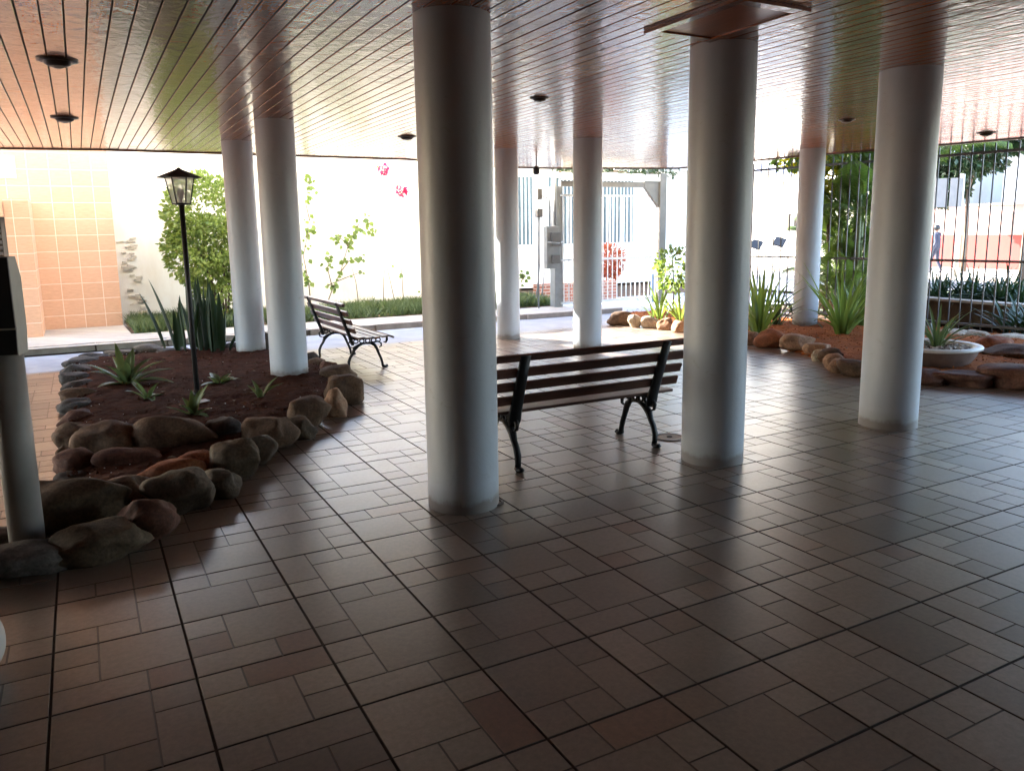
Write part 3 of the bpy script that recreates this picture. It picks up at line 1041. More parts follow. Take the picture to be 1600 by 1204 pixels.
def climber(px0, py0, stems, label, seed, Y=15.2, leaf=.10, n=26, mat='leaf_bright'):
    """stems: list of pixel polylines on the plane v = Y with leaf density"""
    def pt(x, y, dv=0):
        d = ray(x, y)
        k = (Y + dv) / d.y
        return Vector((0, 0, HC)) + d * k
    root = pt(px0, py0)
    root.z = max(root.z, .1)
    o = thing('climber', label, 'climber', root)
    st = MB()
    V, Fs, T = [], [], []
    rnd = random.Random(seed)
    for line, cnt in stems:
        P = [pt(x, y, rnd.uniform(-.08, .05)) - root for x, y in line]
        st.tube(P, [.012 - .008 * k / max(1, len(P) - 1) for k in range(len(P))], 6)
        for _ in range(cnt):
            k = rnd.randrange(len(P) - 1) if len(P) > 2 else 0
            if len(P) > 2 and k == 0 and rnd.random() < .8:
                k = len(P) - 2
            p = P[k].lerp(P[k + 1], rnd.random()) + Vector((rnd.gauss(0, .045), rnd.gauss(0, .04), rnd.gauss(0, .045)))
            L = leaf * rnd.uniform(.6, 1.2)
            d = Vector((rnd.gauss(0, 1), rnd.gauss(-.3, .4), rnd.gauss(-.8, .6))).normalized()
            s = d.cross(Vector((rnd.gauss(0, .4), -1, rnd.gauss(0, .4)))).normalized()
            up = d.cross(s)
            b = len(V)
            V += [p, p + d * L * .35 + s * L * .42 + up * .01, p + d * L * .75 + s * L * .25, p + d * L, p + d * L * .75 - s * L * .25, p + d * L * .35 - s * L * .42 + up * .01]
            Fs.append([b, b + 1, b + 2, b + 3, b + 4, b + 5])
            T += [rnd.random()] * 6
    obj('stem', st.smooth(), M['twig'], o)
    obj('foliage', with_tone(mesh('foliage', V, Fs), T), M[mat], o)
    return o

climber(505, 492, [([(505, 492), (520, 450), (532, 425), (545, 380), (558, 355)], 50), ([(520, 452), (512, 420), (514, 400)], 14), ([(525, 440), (545, 432), (572, 422)], 3),
                   ([(532, 425), (545, 408), (566, 403)], 9), ([(545, 385), (530, 370), (520, 372)], 14), ([(556, 360), (568, 335), (585, 362)], 22), ([(512, 446), (530, 438)], 7)],
        'leafy green climber with forked stem above the side-on bench', 51, 15.2)
climber(488, 492, [([(488, 492), (482, 440), (474, 400), (480, 370), (484, 340)], 30), ([(484, 345), (476, 310), (484, 292), (482, 274)], 24), ([(482, 440), (474, 420)], 6)],
        'slender green climber on the white wall next to the bed column', 52, 15.2)
climber(640, 495, [([(640, 495), (655, 464), (662, 455)], 4), ([(632, 495), (628, 430), (626, 410)], 2), ([(622, 495), (610, 440), (604, 415)], 1)],
        'nearly bare climber stems at the wall foot left of the nearest column', 53, 15.2)
climber(560, 495, [([(563, 495), (556, 440), (549, 415)], 0), ([(600, 495), (599, 440), (602, 412)], 0)], 'two dry leafless canes stuck in the grass strip right of the side-on bench', 54, 15.0)
climber(808, 492, [([(808, 492), (812, 460), (818, 430), (815, 428)], 22), ([(818, 432), (824, 428)], 4)], 'small climbing plant beside the farthest column', 55, 14.6)

def flower_spray(px, py, label, seed, Y=14.4):
    d = ray(px, py)
    root = Vector((0, 0, HC)) + d * (Y / d.y)
    rnd = random.Random(seed)
    o = thing('bougainvillea_spray', label, 'flower', root, 0, 'pink flower sprays over the wall')
    me = leaf_blob('petals', [((0, 0, 0), (.085, .085, .07), 1)], 130, .06, seed, 1.4, .1)
    obj('petals', me, M['flower_pink'], o)
    tb = MB()
    tb.tube([(0, 0, 0), (-.1, .4, .25), (-.2, 1.15, .9)], [.004, .005, .008], 5)
    obj('twig', tb, M['twig'], o)
    obj('foliage', leaf_blob('foliage', [((-.06, .1, .03), (.08, .08, .05), 1)], 16, .06, seed + 1), M['leaf_bright'], o)
flower_spray(600, 265, 'upper pink bougainvillea spray hanging over the white wall', 61)
flower_spray(628, 298, 'lower pink bougainvillea spray hanging over the white wall', 62)

def grass(name, u0, u1, v0, v1, n, hh, seed, label, zf, mat='grass'):
    rnd = random.Random(seed)
    V, Fs, T = [], [], []
    for _ in range(n):
        x, y = rnd.uniform(u0, u1), rnd.uniform(v0, v1)
        d = noise.noise(Vector((x * 1.5, y * 1.5, seed)))
        if d < -.3:
            continue
        h = hh * rnd.uniform(.5, 1.1) * (1 + .5 * d)
        a = rnd.uniform(0, 6.28)
        wd = .012
        lx, ly = rnd.gauss(0, .5) * h, rnd.gauss(0, .5) * h
        b = len(V)
        V += [(x - wd * math.cos(a), y - wd * math.sin(a), zf), (x + wd * math.cos(a), y + wd * math.sin(a), zf), (x + lx, y + ly, zf + h)]
        Fs.append([b, b + 1, b + 2])
        T += [rnd.random()] * 3
    o = obj(name, with_tone(mesh(name, V, Fs), T), M[mat])
    o['kind'] = 'stuff'
    tag(o, label, 'grass')
grass('grass', .65, 8.4, 13.45, 15.3, 26000, .2, 71, 'low green grass strip along the foot of the white wall', .05)

# ------------------------------------------------------------------ lantern
lp = at(308, 613, .1)
ld = math.hypot(lp.x, lp.y)
zt, zb_, zp = hgt(285, 262, ld), hgt(287, 320, ld), hgt(287, 276, ld)
la = thing('lantern_post', 'black post lantern with pyramid roof and frosted panes in the left bed', 'lantern', (lp.x, lp.y, 0), TH * -1 + .35)
obj('post', MB().tube([(0, 0, .0), (0, 0, zb_)], .022, 14).lathe([(.05, .06), (.05, .1), (.024, .13)], 14).smooth(), M['lamp_metal'], la)
rf, rb = .122, .075
fr = MB()
N6 = 6
def hexp(r, z):
    return [Vector((r * math.cos(math.pi / 3 * k), r * math.sin(math.pi / 3 * k), z)) for k in range(6)]
top, bot = hexp(rf, zp), hexp(rb, zb_ + .01)
for k in range(6):
    fr.tube([bot[k], top[k]], .0055, 6)
    fr.tube([top[k], top[(k + 1) % 6]], .005, 6)
    fr.tube([bot[k], bot[(k + 1) % 6]], .005, 6)
fr.lathe([(.01, zb_ - .004), (.08, zb_ + .0), (.08, zb_ + .012), (.01, zb_ + .012)], 6)
obj('frame', fr, M['lamp_metal'], la)
rfm = MB()
rfm.lathe([(.185, zp - .012), (.19, zp - .006), (.02, zt - .012), (.012, zt)], 6)
obj('roof', rfm, M['lamp_metal'], la)
gm, gt, gb = new_mat('frosted_pane')
gb.inputs['Base Color'].default_value = (.8, .8, .78, 1)
gb.inputs['Roughness'].default_value = .35
tl = nd(gt, 'ShaderNodeBsdfTranslucent')
tl.inputs[0].default_value = (.95, .96, .97, 1)
tp = nd(gt, 'ShaderNodeBsdfTransparent')
m1, m2 = nd(gt, 'ShaderNodeMixShader'), nd(gt, 'ShaderNodeMixShader')
m1.inputs[0].default_value = .95
m2.inputs[0].default_value = .55
gt.links.new(gb.outputs[0], m1.inputs[1]); gt.links.new(tl.outputs[0], m1.inputs[2])
gt.links.new(m1.outputs[0], m2.inputs[1]); gt.links.new(tp.outputs[0], m2.inputs[2])
gt.links.new(m2.outputs[0], gt.nodes['Material Output'].inputs[0])
for k in range(6):
    a, b, c, d = bot[k] * .985, bot[(k + 1) % 6] * .985, top[(k + 1) % 6] * .985, top[k] * .985
    a.z = b.z = zb_ + .015; c.z = d.z = zp - .006
    obj('pane', MB().poly([a, b, c, d]), gm, la)
obj('bulb', MB().lathe([(.014, zb_ + .012), (.014, zb_ + .05), (.03, zb_ + .085), (.032, zb_ + .11), (.02, zb_ + .135), (.003, zb_ + .142)], 16).smooth(), M['lamp_metal'], la)  # dark colour stands for the bulb's backlit silhouette

# ------------------------------------------------------------------ benches (built along X, backrest towards -Y, seat facing +Y)
def bench_proto(label, loc, rot):
    t = thing('park_bench', label, 'bench', loc, rot, 'slatted benches with cast-iron legs')
    # profile points in (y, z): back upright and seat curve
    def upright(z):
        return -.17 - .155 * (z - .36) / .42
    for s in (-.56, .56):
        fr = MB()
        ax = ((1, 0, 0), 1.9)
        def T(P, r, n=8, fx=1.7):
            r = [q * 1.22 for q in r] if hasattr(r, '__len__') else r * 1.2
            fr.tube([(s, y, z) for y, z in P], r, n, ((1, 0, 0), fx))
        T([(upright(.78), .775), (upright(.6), .6), (upright(.45), .45), (-.175, .38), (-.165, .33), (-.15, .29)], [.012, .013, .014, .015, .015, .013], 8, 2.7)
        # back leg: an S
        T([(-.03, .30), (-.09, .275), (-.135, .235), (-.155, .19), (-.185, .15), (-.205, .10), (-.205, .05), (-.2, .02)], [.013, .015, .015, .012, .012, .0125, .011, .012])
        T([(-.2, .02), (-.225, .008), (-.25, .016), (-.245, .03)], [.014, .014, .011, .006])
        # front leg
        T([(.06, .30), (.11, .27), (.135, .225), (.155, .17), (.18, .11), (.195, .06), (.2, .02)], [.013, .015, .014, .012, .012, .011, .012])
        T([(.2, .02), (.225, .008), (.255, .016), (.25, .03)], [.014, .014, .011, .006])
        # seat bearer
        T([(-.17, .365), (-.05, .352), (.08, .356), (.18, .372), (.235, .375), (.262, .352), (.262, .315), (.243, .288), (.222, .296)], [.011, .011, .011, .011, .011, .011, .010, .009, .006])
        # lower rail between the legs and scrolls
        T([(-.15, .25), (-.08, .285), (0, .298), (.07, .29), (.12, .26)], [.01, .01, .01, .01, .01])
        for c in (-.11, -.04, .03, .1, .155):
            T([(c + .028 * math.cos(q * .785), .325 + .022 * math.sin(q * .785)) for q in range(9)], .006, 6)
        T([(.1, .3), (.15, .31), (.19, .285), (.19, .25), (.165, .24)], [.008, .008, .008, .007, .005])
        T([(-.17, .34), (-.2, .31), (-.19, .27), (-.16, .26)], [.008, .008, .007, .005])
        obj('cast_iron_frame', fr.smooth(), M['iron'], t)
    L = 1.53
    off = [.0, .003, -.004, .002]
    for k, z in enumerate((.47, .565, .66)):
        o = MB().bbox((off[k], upright(z) + .024, z), (L, .021, .062), .006, Matrix.Rotation(.353, 3, 'X'))
        obj('back_slat', o, M['slat'], t)
    obj('top_rail', MB().bbox((0, upright(.755) + .012, .762), (L + .01, .036, .04), .012, Matrix.Rotation(.353, 3, 'X')), M['slat'], t)
    for k, y in enumerate((-.115, -.02, .075, .165)):
        obj('seat_slat', MB().bbox((off[k], y, .378 + (.006 if k in (0, 3) else 0)), (L, .068, .021), .006, Matrix.Rotation(.06, 3, 'X')), M['slat'], t)
    obj('seat_nosing', MB().bbox((0, .25, .376), (L, .05, .022), .007, Matrix.Rotation(-.45, 3, 'X')), M['slat'], t)
    return t

bn = bench_proto('dark slatted bench seen from behind, between the nearest column and its right neighbour', (2.945, 4.56, 0), 0)
copy_thing(bn, (2.76, 9.22, 0), -math.pi / 2 + .03, 'dark slatted bench seen side-on, right of the soil bed')

# ------------------------------------------------------------------ post with box, pot at the left edge, covers in the floor
pp = at(44, 850, .08)
pq = Vector((pp.x, pp.y)).normalized()
px_, py_ = pp.x + pq.x * .08, pp.y + pq.y * .08
po = thing('pipe_post', 'white pipe post carrying a black-faced box at the left picture edge', 'post', (px_, py_, 0), -.22)
obj('pipe', MB().lathe([(.078, .04), (.078, 1.02)], 32).smooth(), M['pipe'], po)
hb = MB()
pr = [(-.09, 1.005), (-.075, 1.13), (-.075, 1.46), (.02, 1.46), (.075, 1.36), (.075, 1.12), (.05, 1.005)]
i = len(hb.V)
for xx in (-.115, .085):
    hb.V += [Vector((xx, y, z)) for y, z in pr]
n = len(pr)
hb.F += [list(range(n)), list(range(n, 2 * n))[::-1]] + [[k, k + n, (k + 1) % n + n, (k + 1) % n] for k in range(n)]
bx_ = obj('box', hb, M['box_grey'], po)
obj('front_panel', MB().bbox((-.015, -.082, 1.295), (.198, .012, .325), .003), M['box_black'], bx_)
obj('lower_panel', MB().bbox((-.015, -.090, 1.067), (.198, .008, .115), .003, Matrix.Rotation(-.12, 3, 'X')), M['lamp_metal'], bx_)
pt_ = at(-36, 1050, 0)
tag(obj('white_pot', MB().lathe([(.04 + .06 * math.sin(math.pi * k / 16), .11 - .11 * math.cos(math.pi * k / 16) + .003) for k in range(17)], 48).smooth(), M['pot'], None, (pt_.x, pt_.y, 0)), 'rounded white pot mostly cut off by the left picture edge', 'pot')

def cover(x, y, r, label, dx=0, dy=0):
    p = at(x, y)
    o = thing('drain_cover', label, 'drain cover', (p.x + dx, p.y + dy, 0), 0, 'round covers let into the floor')
    obj('rim', MB().lathe([(r, .0015), (r, .007), (r - .016, .007), (r - .016, .0015)], 40, cap=False), M['light_trim'], o)
    obj('lid', MB().lathe([(.001, .004), (r - .02, .004), (r - .02, .0015)], 40, cap=False), M['kerb'], o)
    obj('lifting_hole', MB().lathe([(.022, .0045), (.02, .009), (.001, .009)], 16, cap=False), M['dark_void'], o)
cover(1046, 683, .11, 'round metal cover in the floor left of the column at the bench end')
cover(774, 787, .06, 'small rusty round cover peeking out behind the nearest column foot', .0, .02)

# ------------------------------------------------------------------ ceiling fittings
def clight(x, y, r, label, first=[None]):
    p = at(x, y, ZC - .02)
    if first[0] is None:
        o = thing('ceiling_light', label, 'ceiling light', (p.x, p.y, ZC), 0, 'round lights under the boarded ceiling')
        obj('trim_ring', MB().lathe([(.135, -.001), (.14, -.012), (.1, -.022), (.085, -.022)], 40, cap=False).smooth(), M['light_trim'], o)
        obj('shade', MB().lathe([(.098, -.018), (.085, -.046), (.06, -.062), (.052, -.062), (.05, -.03)], 40, cap=False).smooth(), M['light_trim'], o)
        obj('lens', MB().lathe([(.05, -.06), (.04, -.070), (.022, -.078), (.001, -.08)], 24, cap=False).smooth(), M['lens'], o)
        first[0] = o
    else:
        o = copy_thing(first[0], (p.x, p.y, ZC), 0, label)
    o.scale = (r / .14 * .8, r / .14 * .8, r / .14 * .62)
clight(90, 99, .15, 'large dark ceiling light at the upper left, nearest of the left pair')
clight(101, 187, .15, 'smaller-looking dark ceiling light, farther one of the left pair')
clight(843, 157, .105, 'ceiling light with visible lens, right of the nearest column')
clight(636, 216, .14, 'ceiling light just left of the nearest column')
clight(1323, 190, .11, 'ceiling light between the second and third row columns, near the palm')
clight(1541, 210, .14, 'faint ceiling light at the far right above the fence')

ht = thing('ceiling_hatch', 'reddish wooden ceiling hatch with raised frame beside the column top', 'hatch', (3.18, 3.18, ZC))
obj('panel', MB().box(-.19, .19, -.06, .55, -.009, -.002), M['hatch_wood'], ht)
hf = MB()
hf.box(-.25, -.192, -.13, .62, -.02, -.002).box(.192, .245, -.13, .62, -.02, -.002).box(-.19, .19, .552, .62, -.018, -.002).box(-.19, .19, -.13, -.062, -.018, -.002)
obj('frame', hf, M['ceiling'], ht)
me = ht.children[-1].data if ht.children else None

sp0 = at(828, 249, ZC)
spn = thing('spotlight', 'tiny dark spotlight hanging from the far ceiling edge beside the farthest column', 'spotlight', (sp0.x, sp0.y - .2, ZC))
obj('bracket', MB().tube([(0, 0, 0), (0, 0, -.12)], .012, 8), M['lamp_metal'], spn)
obj('head', MB().lathe([(.03, -.12), (.05, -.15), (.05, -.23), (.03, -.25)], 16).smooth(), M['lamp_metal'], spn)

# ------------------------------------------------------------------ right bed: strap plants, bowl
def strap(x, y, n, L, wd, label, seed, lean=(.02, .75), droop=(.1, 1.1), mat='leaf', z=.07, spread=.1):
    p = at(x, y, z)
    o = obj('strap_leaf_plant', clump('strap_leaf_plant', n, L, wd, lean, droop, seed, spread), M[mat], None, (p.x, p.y, z - .02))
    return tag(o, label, 'plant', 'strap-leaved plants in the right bed')
strap(1186, 521, 30, (.55, 1.15), .055, 'lush strap-leaf clump just right of the column at the bench end', 81, mat='leaf_bright')
strap(1316, 522, 34, (.6, 1.15), .055, 'tall strap-leaf clump between the far bed column and the third column', 82, mat='leaf_bright')
strap(1345, 508, 24, (.4, .9), .05, 'broad strap-leaf clump right behind the tall clump, under the palm', 88, mat='leaf_palm')
strap(1262, 505, 10, (.3, .6), .035, 'thin arching leaves in front of the far bed column foot', 89, lean=(.4, 1.2))
strap(1212, 508, 16, (.35, .75), .04, 'dark strap-leaf clump between the lush clump and the far bed column', 90, mat='leaf_dark')
strap(1385, 517, 18, (.4, .8), .045, 'strap-leaf clump behind the third column, seen at its left edge', 83)
strap(1245, 504, 12, (.3, .6), .04, 'low darker leaves left of the far bed column foot', 84, mat='leaf_dark')
strap(1030, 498, 18, (.35, .75), .045, 'sunlit spiky strap-leaf plant above the cream stones by the gate', 85, mat='leaf_bright', spread=.12)
strap(1064, 502, 16, (.4, .8), .04, 'pale arching strap-leaf plant against the left edge of the bench column', 86, mat='leaf_bright', lean=(.3, 1.1))
gb_ = at(1062, 500, .1)
bsh = thing('bush', 'bright green broadleaf bush beside the gate post, above the arching plant', 'bush', (gb_.x + .35, gb_.y + .6, .07))
obj('foliage', leaf_blob('foliage', [((0, 0, .8), (.3, .3, .35), 1)], 420, .10, 87, 1.6, .3), M['leaf_bright'], bsh)
obj('stem', MB().tube([(0, 0, 0), (.03, 0, .5), (0, .05, 1.1)], [.015, .012, .006], 6), M['bark'], bsh)

bc = at(1455, 539, .25)
bw = thing('planter_bowl', 'wide shallow white planter bowl on the right soil bed', 'planter', (bc.x, bc.y, .05))
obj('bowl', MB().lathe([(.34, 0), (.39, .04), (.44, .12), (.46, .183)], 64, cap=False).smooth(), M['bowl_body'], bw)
obj('rim', MB().lathe([(.462, .175), (.492, .18), (.497, .2), (.488, .212), (.43, .214), (.395, .206), (.388, .19), (.388, .165)], 64, cap=False).smooth(), M['ceramic'], bw)
sm = MB()
rr_ = random.Random(8)
sm.lathe([(.001, .178), (.2, .182), (.392, .172)], 40, cap=False)
obj('potting_soil', sm, M['soil_dark'], bw)
gv = MB()
for k in range(150):
    q, r = rr_.uniform(0, 6.28), .37 * math.sqrt(rr_.random())
    s = rr_.uniform(.012, .03)
    gv.bbox((r * math.cos(q), r * math.sin(q), .182 + s * .3), (s * 1.5, s, s * .8), s * .25, Matrix.Rotation(rr_.uniform(0, 3), 3, 'Z'))
go = obj('pebble_mulch', gv, M['kerb'], bw)
go['kind'] = 'stuff'
p = bc
tag(obj('bowl_plant', clump('bowl_plant', 26, (.3, .62), .035, (.1, 1.0), (.3, 1.2), 91, .06), M['leaf_brom'], None, (p.x + .06, p.y - .02, .22)), 'spiky green plant growing in the white planter bowl', 'plant')

# ------------------------------------------------------------------ fence
fA, fB = Vector((10.38, 10.9, 0)), Vector((11.62, 3.6, 0))
fd = (fB - fA)
fL = fd.length
fn = thing('fence', 'tall grey metal bar fence along the right garden bed', 'fence', fA, math.atan2(fd.y, fd.x))
for z in (.12, 1.02, 2.5):
    obj('rail', MB().box(0, fL, -.012, .012, z - .018, z + .018), M['fence_metal'], fn)
bar = MB().box(-.008, .008, -.008, .008, .02, 2.62).mesh('bar')
bar.materials.append(M['fence_metal'])
nb = int(fL / .148)
for k in range(nb):
    if k:
        o = bo.copy()
        C.objects.link(o)
        o.parent = fn
    else:
        o = bo = obj('bar', bar, None, fn)
    o.location = (k * .148 + .05, 0, 0)
for x in (-.1, fL):
    obj('post', MB().box(x - .03, x + .03, -.03, .03, 0, 2.7), M['fence_metal'], fn)

d = ray(1493, 424)
k = 21.7 / d.x
sn = thing('sign_board', 'blank white two-panel board on a pale pole by the street, right of the third column', 'sign', (d.x * k, d.y * k, .04), math.pi / 2 - math.atan2(d.x, d.y) + math.pi / 2 - math.pi / 2 - math.pi / 2 + 0)
sn.rotation_euler = (0, 0, -math.atan2(d.x, d.y))
sd_ = math.hypot(d.x * k, d.y * k)
z0_, z1_ = hgt(1481, 326, sd_), hgt(1481, 281, sd_)
obj('pole', MB().tube([(0, 0, 0), (0, 0, z1_ + .1)], .06, 12).smooth(), M['pole_paint'], sn)
for xx in (-.50, -.14):
    obj('panel', MB().bbox((xx, -.09, (z0_ + z1_) / 2), (.31, .02, z1_ - z0_), .004), M['sign_grey'], sn)

# ------------------------------------------------------------------ gate area
gt_ = thing('gate', 'white barred driveway gate hanging from a white beam and a dark post', 'gate', (8.0, 13.0, 0))
obj('gate_post', MB().box(2.42, 2.58, -.1, .06, 0, 2.62), M['grey_metal'], gt_)
br_ = MB()
br_.V += [Vector(p) for p in ((2.05, -.06, 2.5), (2.42, -.06, 2.5), (2.42, -.06, 1.95), (2.05, .02, 2.5), (2.42, .02, 2.5), (2.42, .02, 1.95), (2.05, -.06, 2.36), (2.05, .02, 2.36))]
br_.F += [[0, 6, 2, 1], [3, 4, 5, 7], [0, 1, 4, 3], [6, 7, 5, 2], [0, 3, 7, 6], [1, 2, 5, 4]]
obj('bracket', br_, M['grey_metal'], gt_)
obj('beam', MB().box(.1, 2.42, -.05, .05, 2.34, 2.44), M['grey_metal'], gt_)
obj('track', MB().box(.1, 2.42, -.09, -.053, 2.46, 2.6), M['white_metal'], gt_)
gm_ = MB()
for k in range(19):
    x = .25 + k * .115
    gm_.box(x - .008, x + .008, .1, .116, .1, 2.2)
for z in (.12, .95, 2.18):
    gm_.box(.18, 2.4, .092, .124, z - .02, z + .02)
obj('leaf', gm_, M['white_metal'], gt_)
gt_.children[-1].name = 'bar_panel'

mb_ = thing('meter_cabinet', 'grey metal meter cabinet on a pillar with pipes, at the wall end', 'cabinet', (8.0, 13.25, 0))
obj('pillar', MB().box(.06, .24, -.12, .06, .0, 2.35), M['cabinet_grey'], mb_)
obj('cabinet', MB().bbox((-.06, -.2, 1.2), (.28, .12, .8), .01), M['cabinet_grey'], mb_)
pm = MB()
pm.tube([(-.25, -.15, .3), (-.2, -.16, .75)], .012, 8).tube([(-.35, -.1, .25), (-.3, -.16, .9), (-.3, -.16, 2.0)], .014, 8).tube([(-.3, -.1, .05), (-.3, -.1, 2.45)], .016, 8).tube([(.02, -.2, 1.62), (.02, -.2, 2.5)], .03, 10).tube([(-.1, -.2, 1.6), (-.1, -.2, 2.1), (-.3, -.12, 2.2)], .012, 8).tube([(-.2, -.3, 1.3), (.02, -.32, 1.28), (.2, -.2, 1.3)], .02, 8)
obj('pipe', pm.smooth(), M['cabinet_grey'], mb_)
for c_, z_ in (((-.3, -.14, 2.2), (.1, .1, .2)), ((-.3, -.14, 1.85), (.12, .1, .16)), ((-.02, -.29, 1.35), (.2, .05, .26)), ((-.02, -.29, .98), (.16, .05, .16))):
    obj('junction_box', MB().bbox(c_, z_, .012), M['grey_metal'], mb_)

vo = thing('vine', 'dark green vine with an orange bloom draped above the gate beam', 'vine', (9.3, 13.05, 2.62))
obj('foliage', leaf_blob('foliage', [((-.6, 0, .12), (.7, .2, .14), 2), ((.6, 0, .14), (.7, .2, .16), 2), ((1.2, .05, .1), (.5, .2, .2), 1)], 1500, .10, 97, 2.2, .2), M['leaf_dark'], vo)
obj('flower', leaf_blob('flower', [((-.62, -.1, .1), (.07, .05, .06), 1)], 60, .06, 98, 1.5, .1), M['flower_orange'], vo)
obj('stem', MB().tube([(-1.2, 0, -.01), (0, 0, .03), (1.3, 0, .0)], .015, 6), M['twig'], vo)

# neighbour across the gate: white front with tall grey-blue windows behind bars
nh = thing('neighbour_house', 'white neighbouring house with tall barred windows seen through the gate', 'house', (8.35, 18.5, 0))
obj('wall', MB().box(0, 9, 0, 4, 0, 4.2), M['white_wall'], nh)
for x0, x1 in ((.9, 2.3), (2.75, 3.6), (4.3, 5.6)):
    wf = obj('window', MB().box(x0, x1, -.02, -.003, 1.15, 2.9), M['window'], nh)
    b = MB()
    n_ = int((x1 - x0) / .11)
    for k in range(n_ + 1):
        xx = x0 + (x1 - x0) * k / n_
        b.box(xx - .012, xx + .012, -.09, -.066, 1.1, 2.95)
    b.box(x0 - .04, x1 + .04, -.1, -.06, 1.1, 1.14).box(x0 - .04, x1 + .04, -.1, -.06, 2.9, 2.95)
    obj('window_bars', b, M['white_metal'], wf)
fl = MB()
obj('fascia', MB().box(-.1, 9, -.45, -.11, 3.15, 3.4), M['white_metal'], nh)

bwk = thing('brick_planter', 'low red brick planter wall with a short brick pillar behind the gate', 'planter', (8.9, 14.7, 0))
obj('low_wall', MB().box(-.3, 1.75, 0, .22, -.03, .38), M['brick'], bwk)
obj('pillar', MB().box(1.0, 1.32, .225, .5, -.03, .85), M['brick'], bwk)
obj('cap', MB().box(.97, 1.35, .21, .53, .852, .89), M['kerb'], bwk)
rbp = aty = ray(948, 415)
k = 15.6 / rbp.y
rb_ = Vector((0, 0, HC)) + rbp * k
cr_ = thing('croton_bush', 'round red and orange leaved bush behind the gate bars', 'bush', (rb_.x, rb_.y, 0))
obj('foliage', leaf_blob('foliage', [((0, 0, .80), (.40, .40, .36), 2), ((.02, 0, .45), (.2, .2, .3), .5)], 1500, .12, 95, 2.6, .3), M['leaf_red'], cr_)
obj('stem', MB().tube([(0, 0, 0), (.02, .02, .5), (0, 0, .9)], [.03, .025, .02], 8), M['bark'], cr_)
tq = at(1022, 472, 0)
tag(obj('blue_panel', MB().bbox((0, 0, .3), (.16, .05, .6), .01), M['tank'], None, (tq.x, tq.y, 0)), 'narrow upright blue board between spiky leaves and gate post', 'board')
# ------------------------------------------------------------------ beyond the fence
struct('front_lawn', MB().poly([(11.75, -5, .02), (17.3, -5, .02), (17.3, 11.9, .02), (11.75, 10.9, .02)]), M['verge'])
struct('street', MB().poly([(17.3, -60, -.02), (21.5, -60, -.02), (21.5, 90, -.02), (17.3, 90, -.02)]), M['street'])
struct('street_pavement', MB().poly([(21.5, -60, .04), (28, -60, .04), (28, 90, .04), (21.5, 90, .04)]), M['pave'])
struct('near_pavement', MB().poly([(14.6, 11.3, .03), (17.3, 11.9, .03), (17.3, 90, .03), (14.6, 90, .03)]), M['pave'])
struct('street_kerb', MB().box(21.4, 21.5, -60, 90, -.02, .06), M['kerb'])
gw = thing('retaining_wall', 'low dark garden wall with pale top just outside the bar fence', 'wall', (12.1, 5, 0))
obj('wall', MB().box(-.1, .1, -4, 5.2, 0, .33), M['earth'], gw)
obj('coping', MB().box(-.13, .13, -4, 5.2, .332, .37), M['kerb'], gw)

rp = random.Random(44)
proto = None
names = ['leftmost', 'second', 'third', 'fourth', 'fifth', 'sixth', 'seventh', 'eighth', 'ninth', 'tenth', 'eleventh', 'twelfth', 'thirteenth', 'fourteenth']
pxs = [1458, 1472, 1488, 1503, 1518, 1530, 1546, 1560, 1575, 1590, 1603]
for k, xx in enumerate(pxs):
    d = ray(xx, 480)
    uu = 12.55 + rp.uniform(-.1, .3)
    P = Vector((0, 0, 0)) + d * (uu / d.x)
    o = obj('lily_clump', clump('lily_clump', 34, (.35, .8), .045, (.1, 1.15), (.3, 1.2), 100 + k % 4, .08, seg=5), M['leaf_dark'], None, (P.x, P.y, .18 + rp.uniform(0, .1)), rp.uniform(0, 6))
    tag(o, f'dark strap-leaf clump outside the fence, {names[k]} counted rightwards from the third column', 'plant', 'dark clumps outside the fence')
for k, xx in enumerate((1552, 1572, 1592)):
    p = at(xx, 524 + k * 3, 0)
    o = obj('lily_clump', clump('lily_clump', 24, (.4, .7), .045, (.1, 1.0), (.3, 1.2), 111 + k, .08, seg=5), M['leaf_dark'], None, (p.x + .35, p.y, 0))
    tag(o, ['dark green clump at the fence foot above the orange stone', 'dark green clump at the fence foot, middle of three above the wide brown boulder', 'dark green clump at the fence foot against the right picture edge'][k], 'plant', 'dark clumps outside the fence')

def frond(V, Fs, T, base, az, L, lean, droop, nl=36, lw=.028, ll=.36, rnd=random):
    p = Vector(base)
    a = lean
    dirh = Vector((math.cos(az), math.sin(az), 0))
    side = Vector((-math.sin(az), math.cos(az), 0))
    for k in range(nl):
        t = k / nl
        tang = dirh * math.sin(a) + Vector((0, 0, 1)) * math.cos(a)
        if t > .12:
            l_ = ll * math.sin(math.pi * min(1, (t - .05) * 1.02)) ** .6
            for s in (-1, 1):
                d = (side * s * .8 + tang * .65 + Vector((0, 0, -.25))).normalized()
                q = len(V)
                V += [p - tang * lw * .5, p + d * l_ * .5 - tang * lw * .4 + Vector((0, 0, .02)), p + d * l_ + Vector((0, 0, -.06)), p + d * l_ * .5 + tang * lw * .6 + Vector((0, 0, .02))]
                Fs.append([q, q + 1, q + 2, q + 3])
                T += [rnd.random()] * 4
        p2 = p + tang * (L / nl)
        q = len(V)
        n = side * .008
        V += [p - n, p + n, p2 + n, p2 - n]
        Fs.append([q, q + 1, q + 2, q + 3])
        T += [.8] * 4
        p = p2
        a += droop / nl

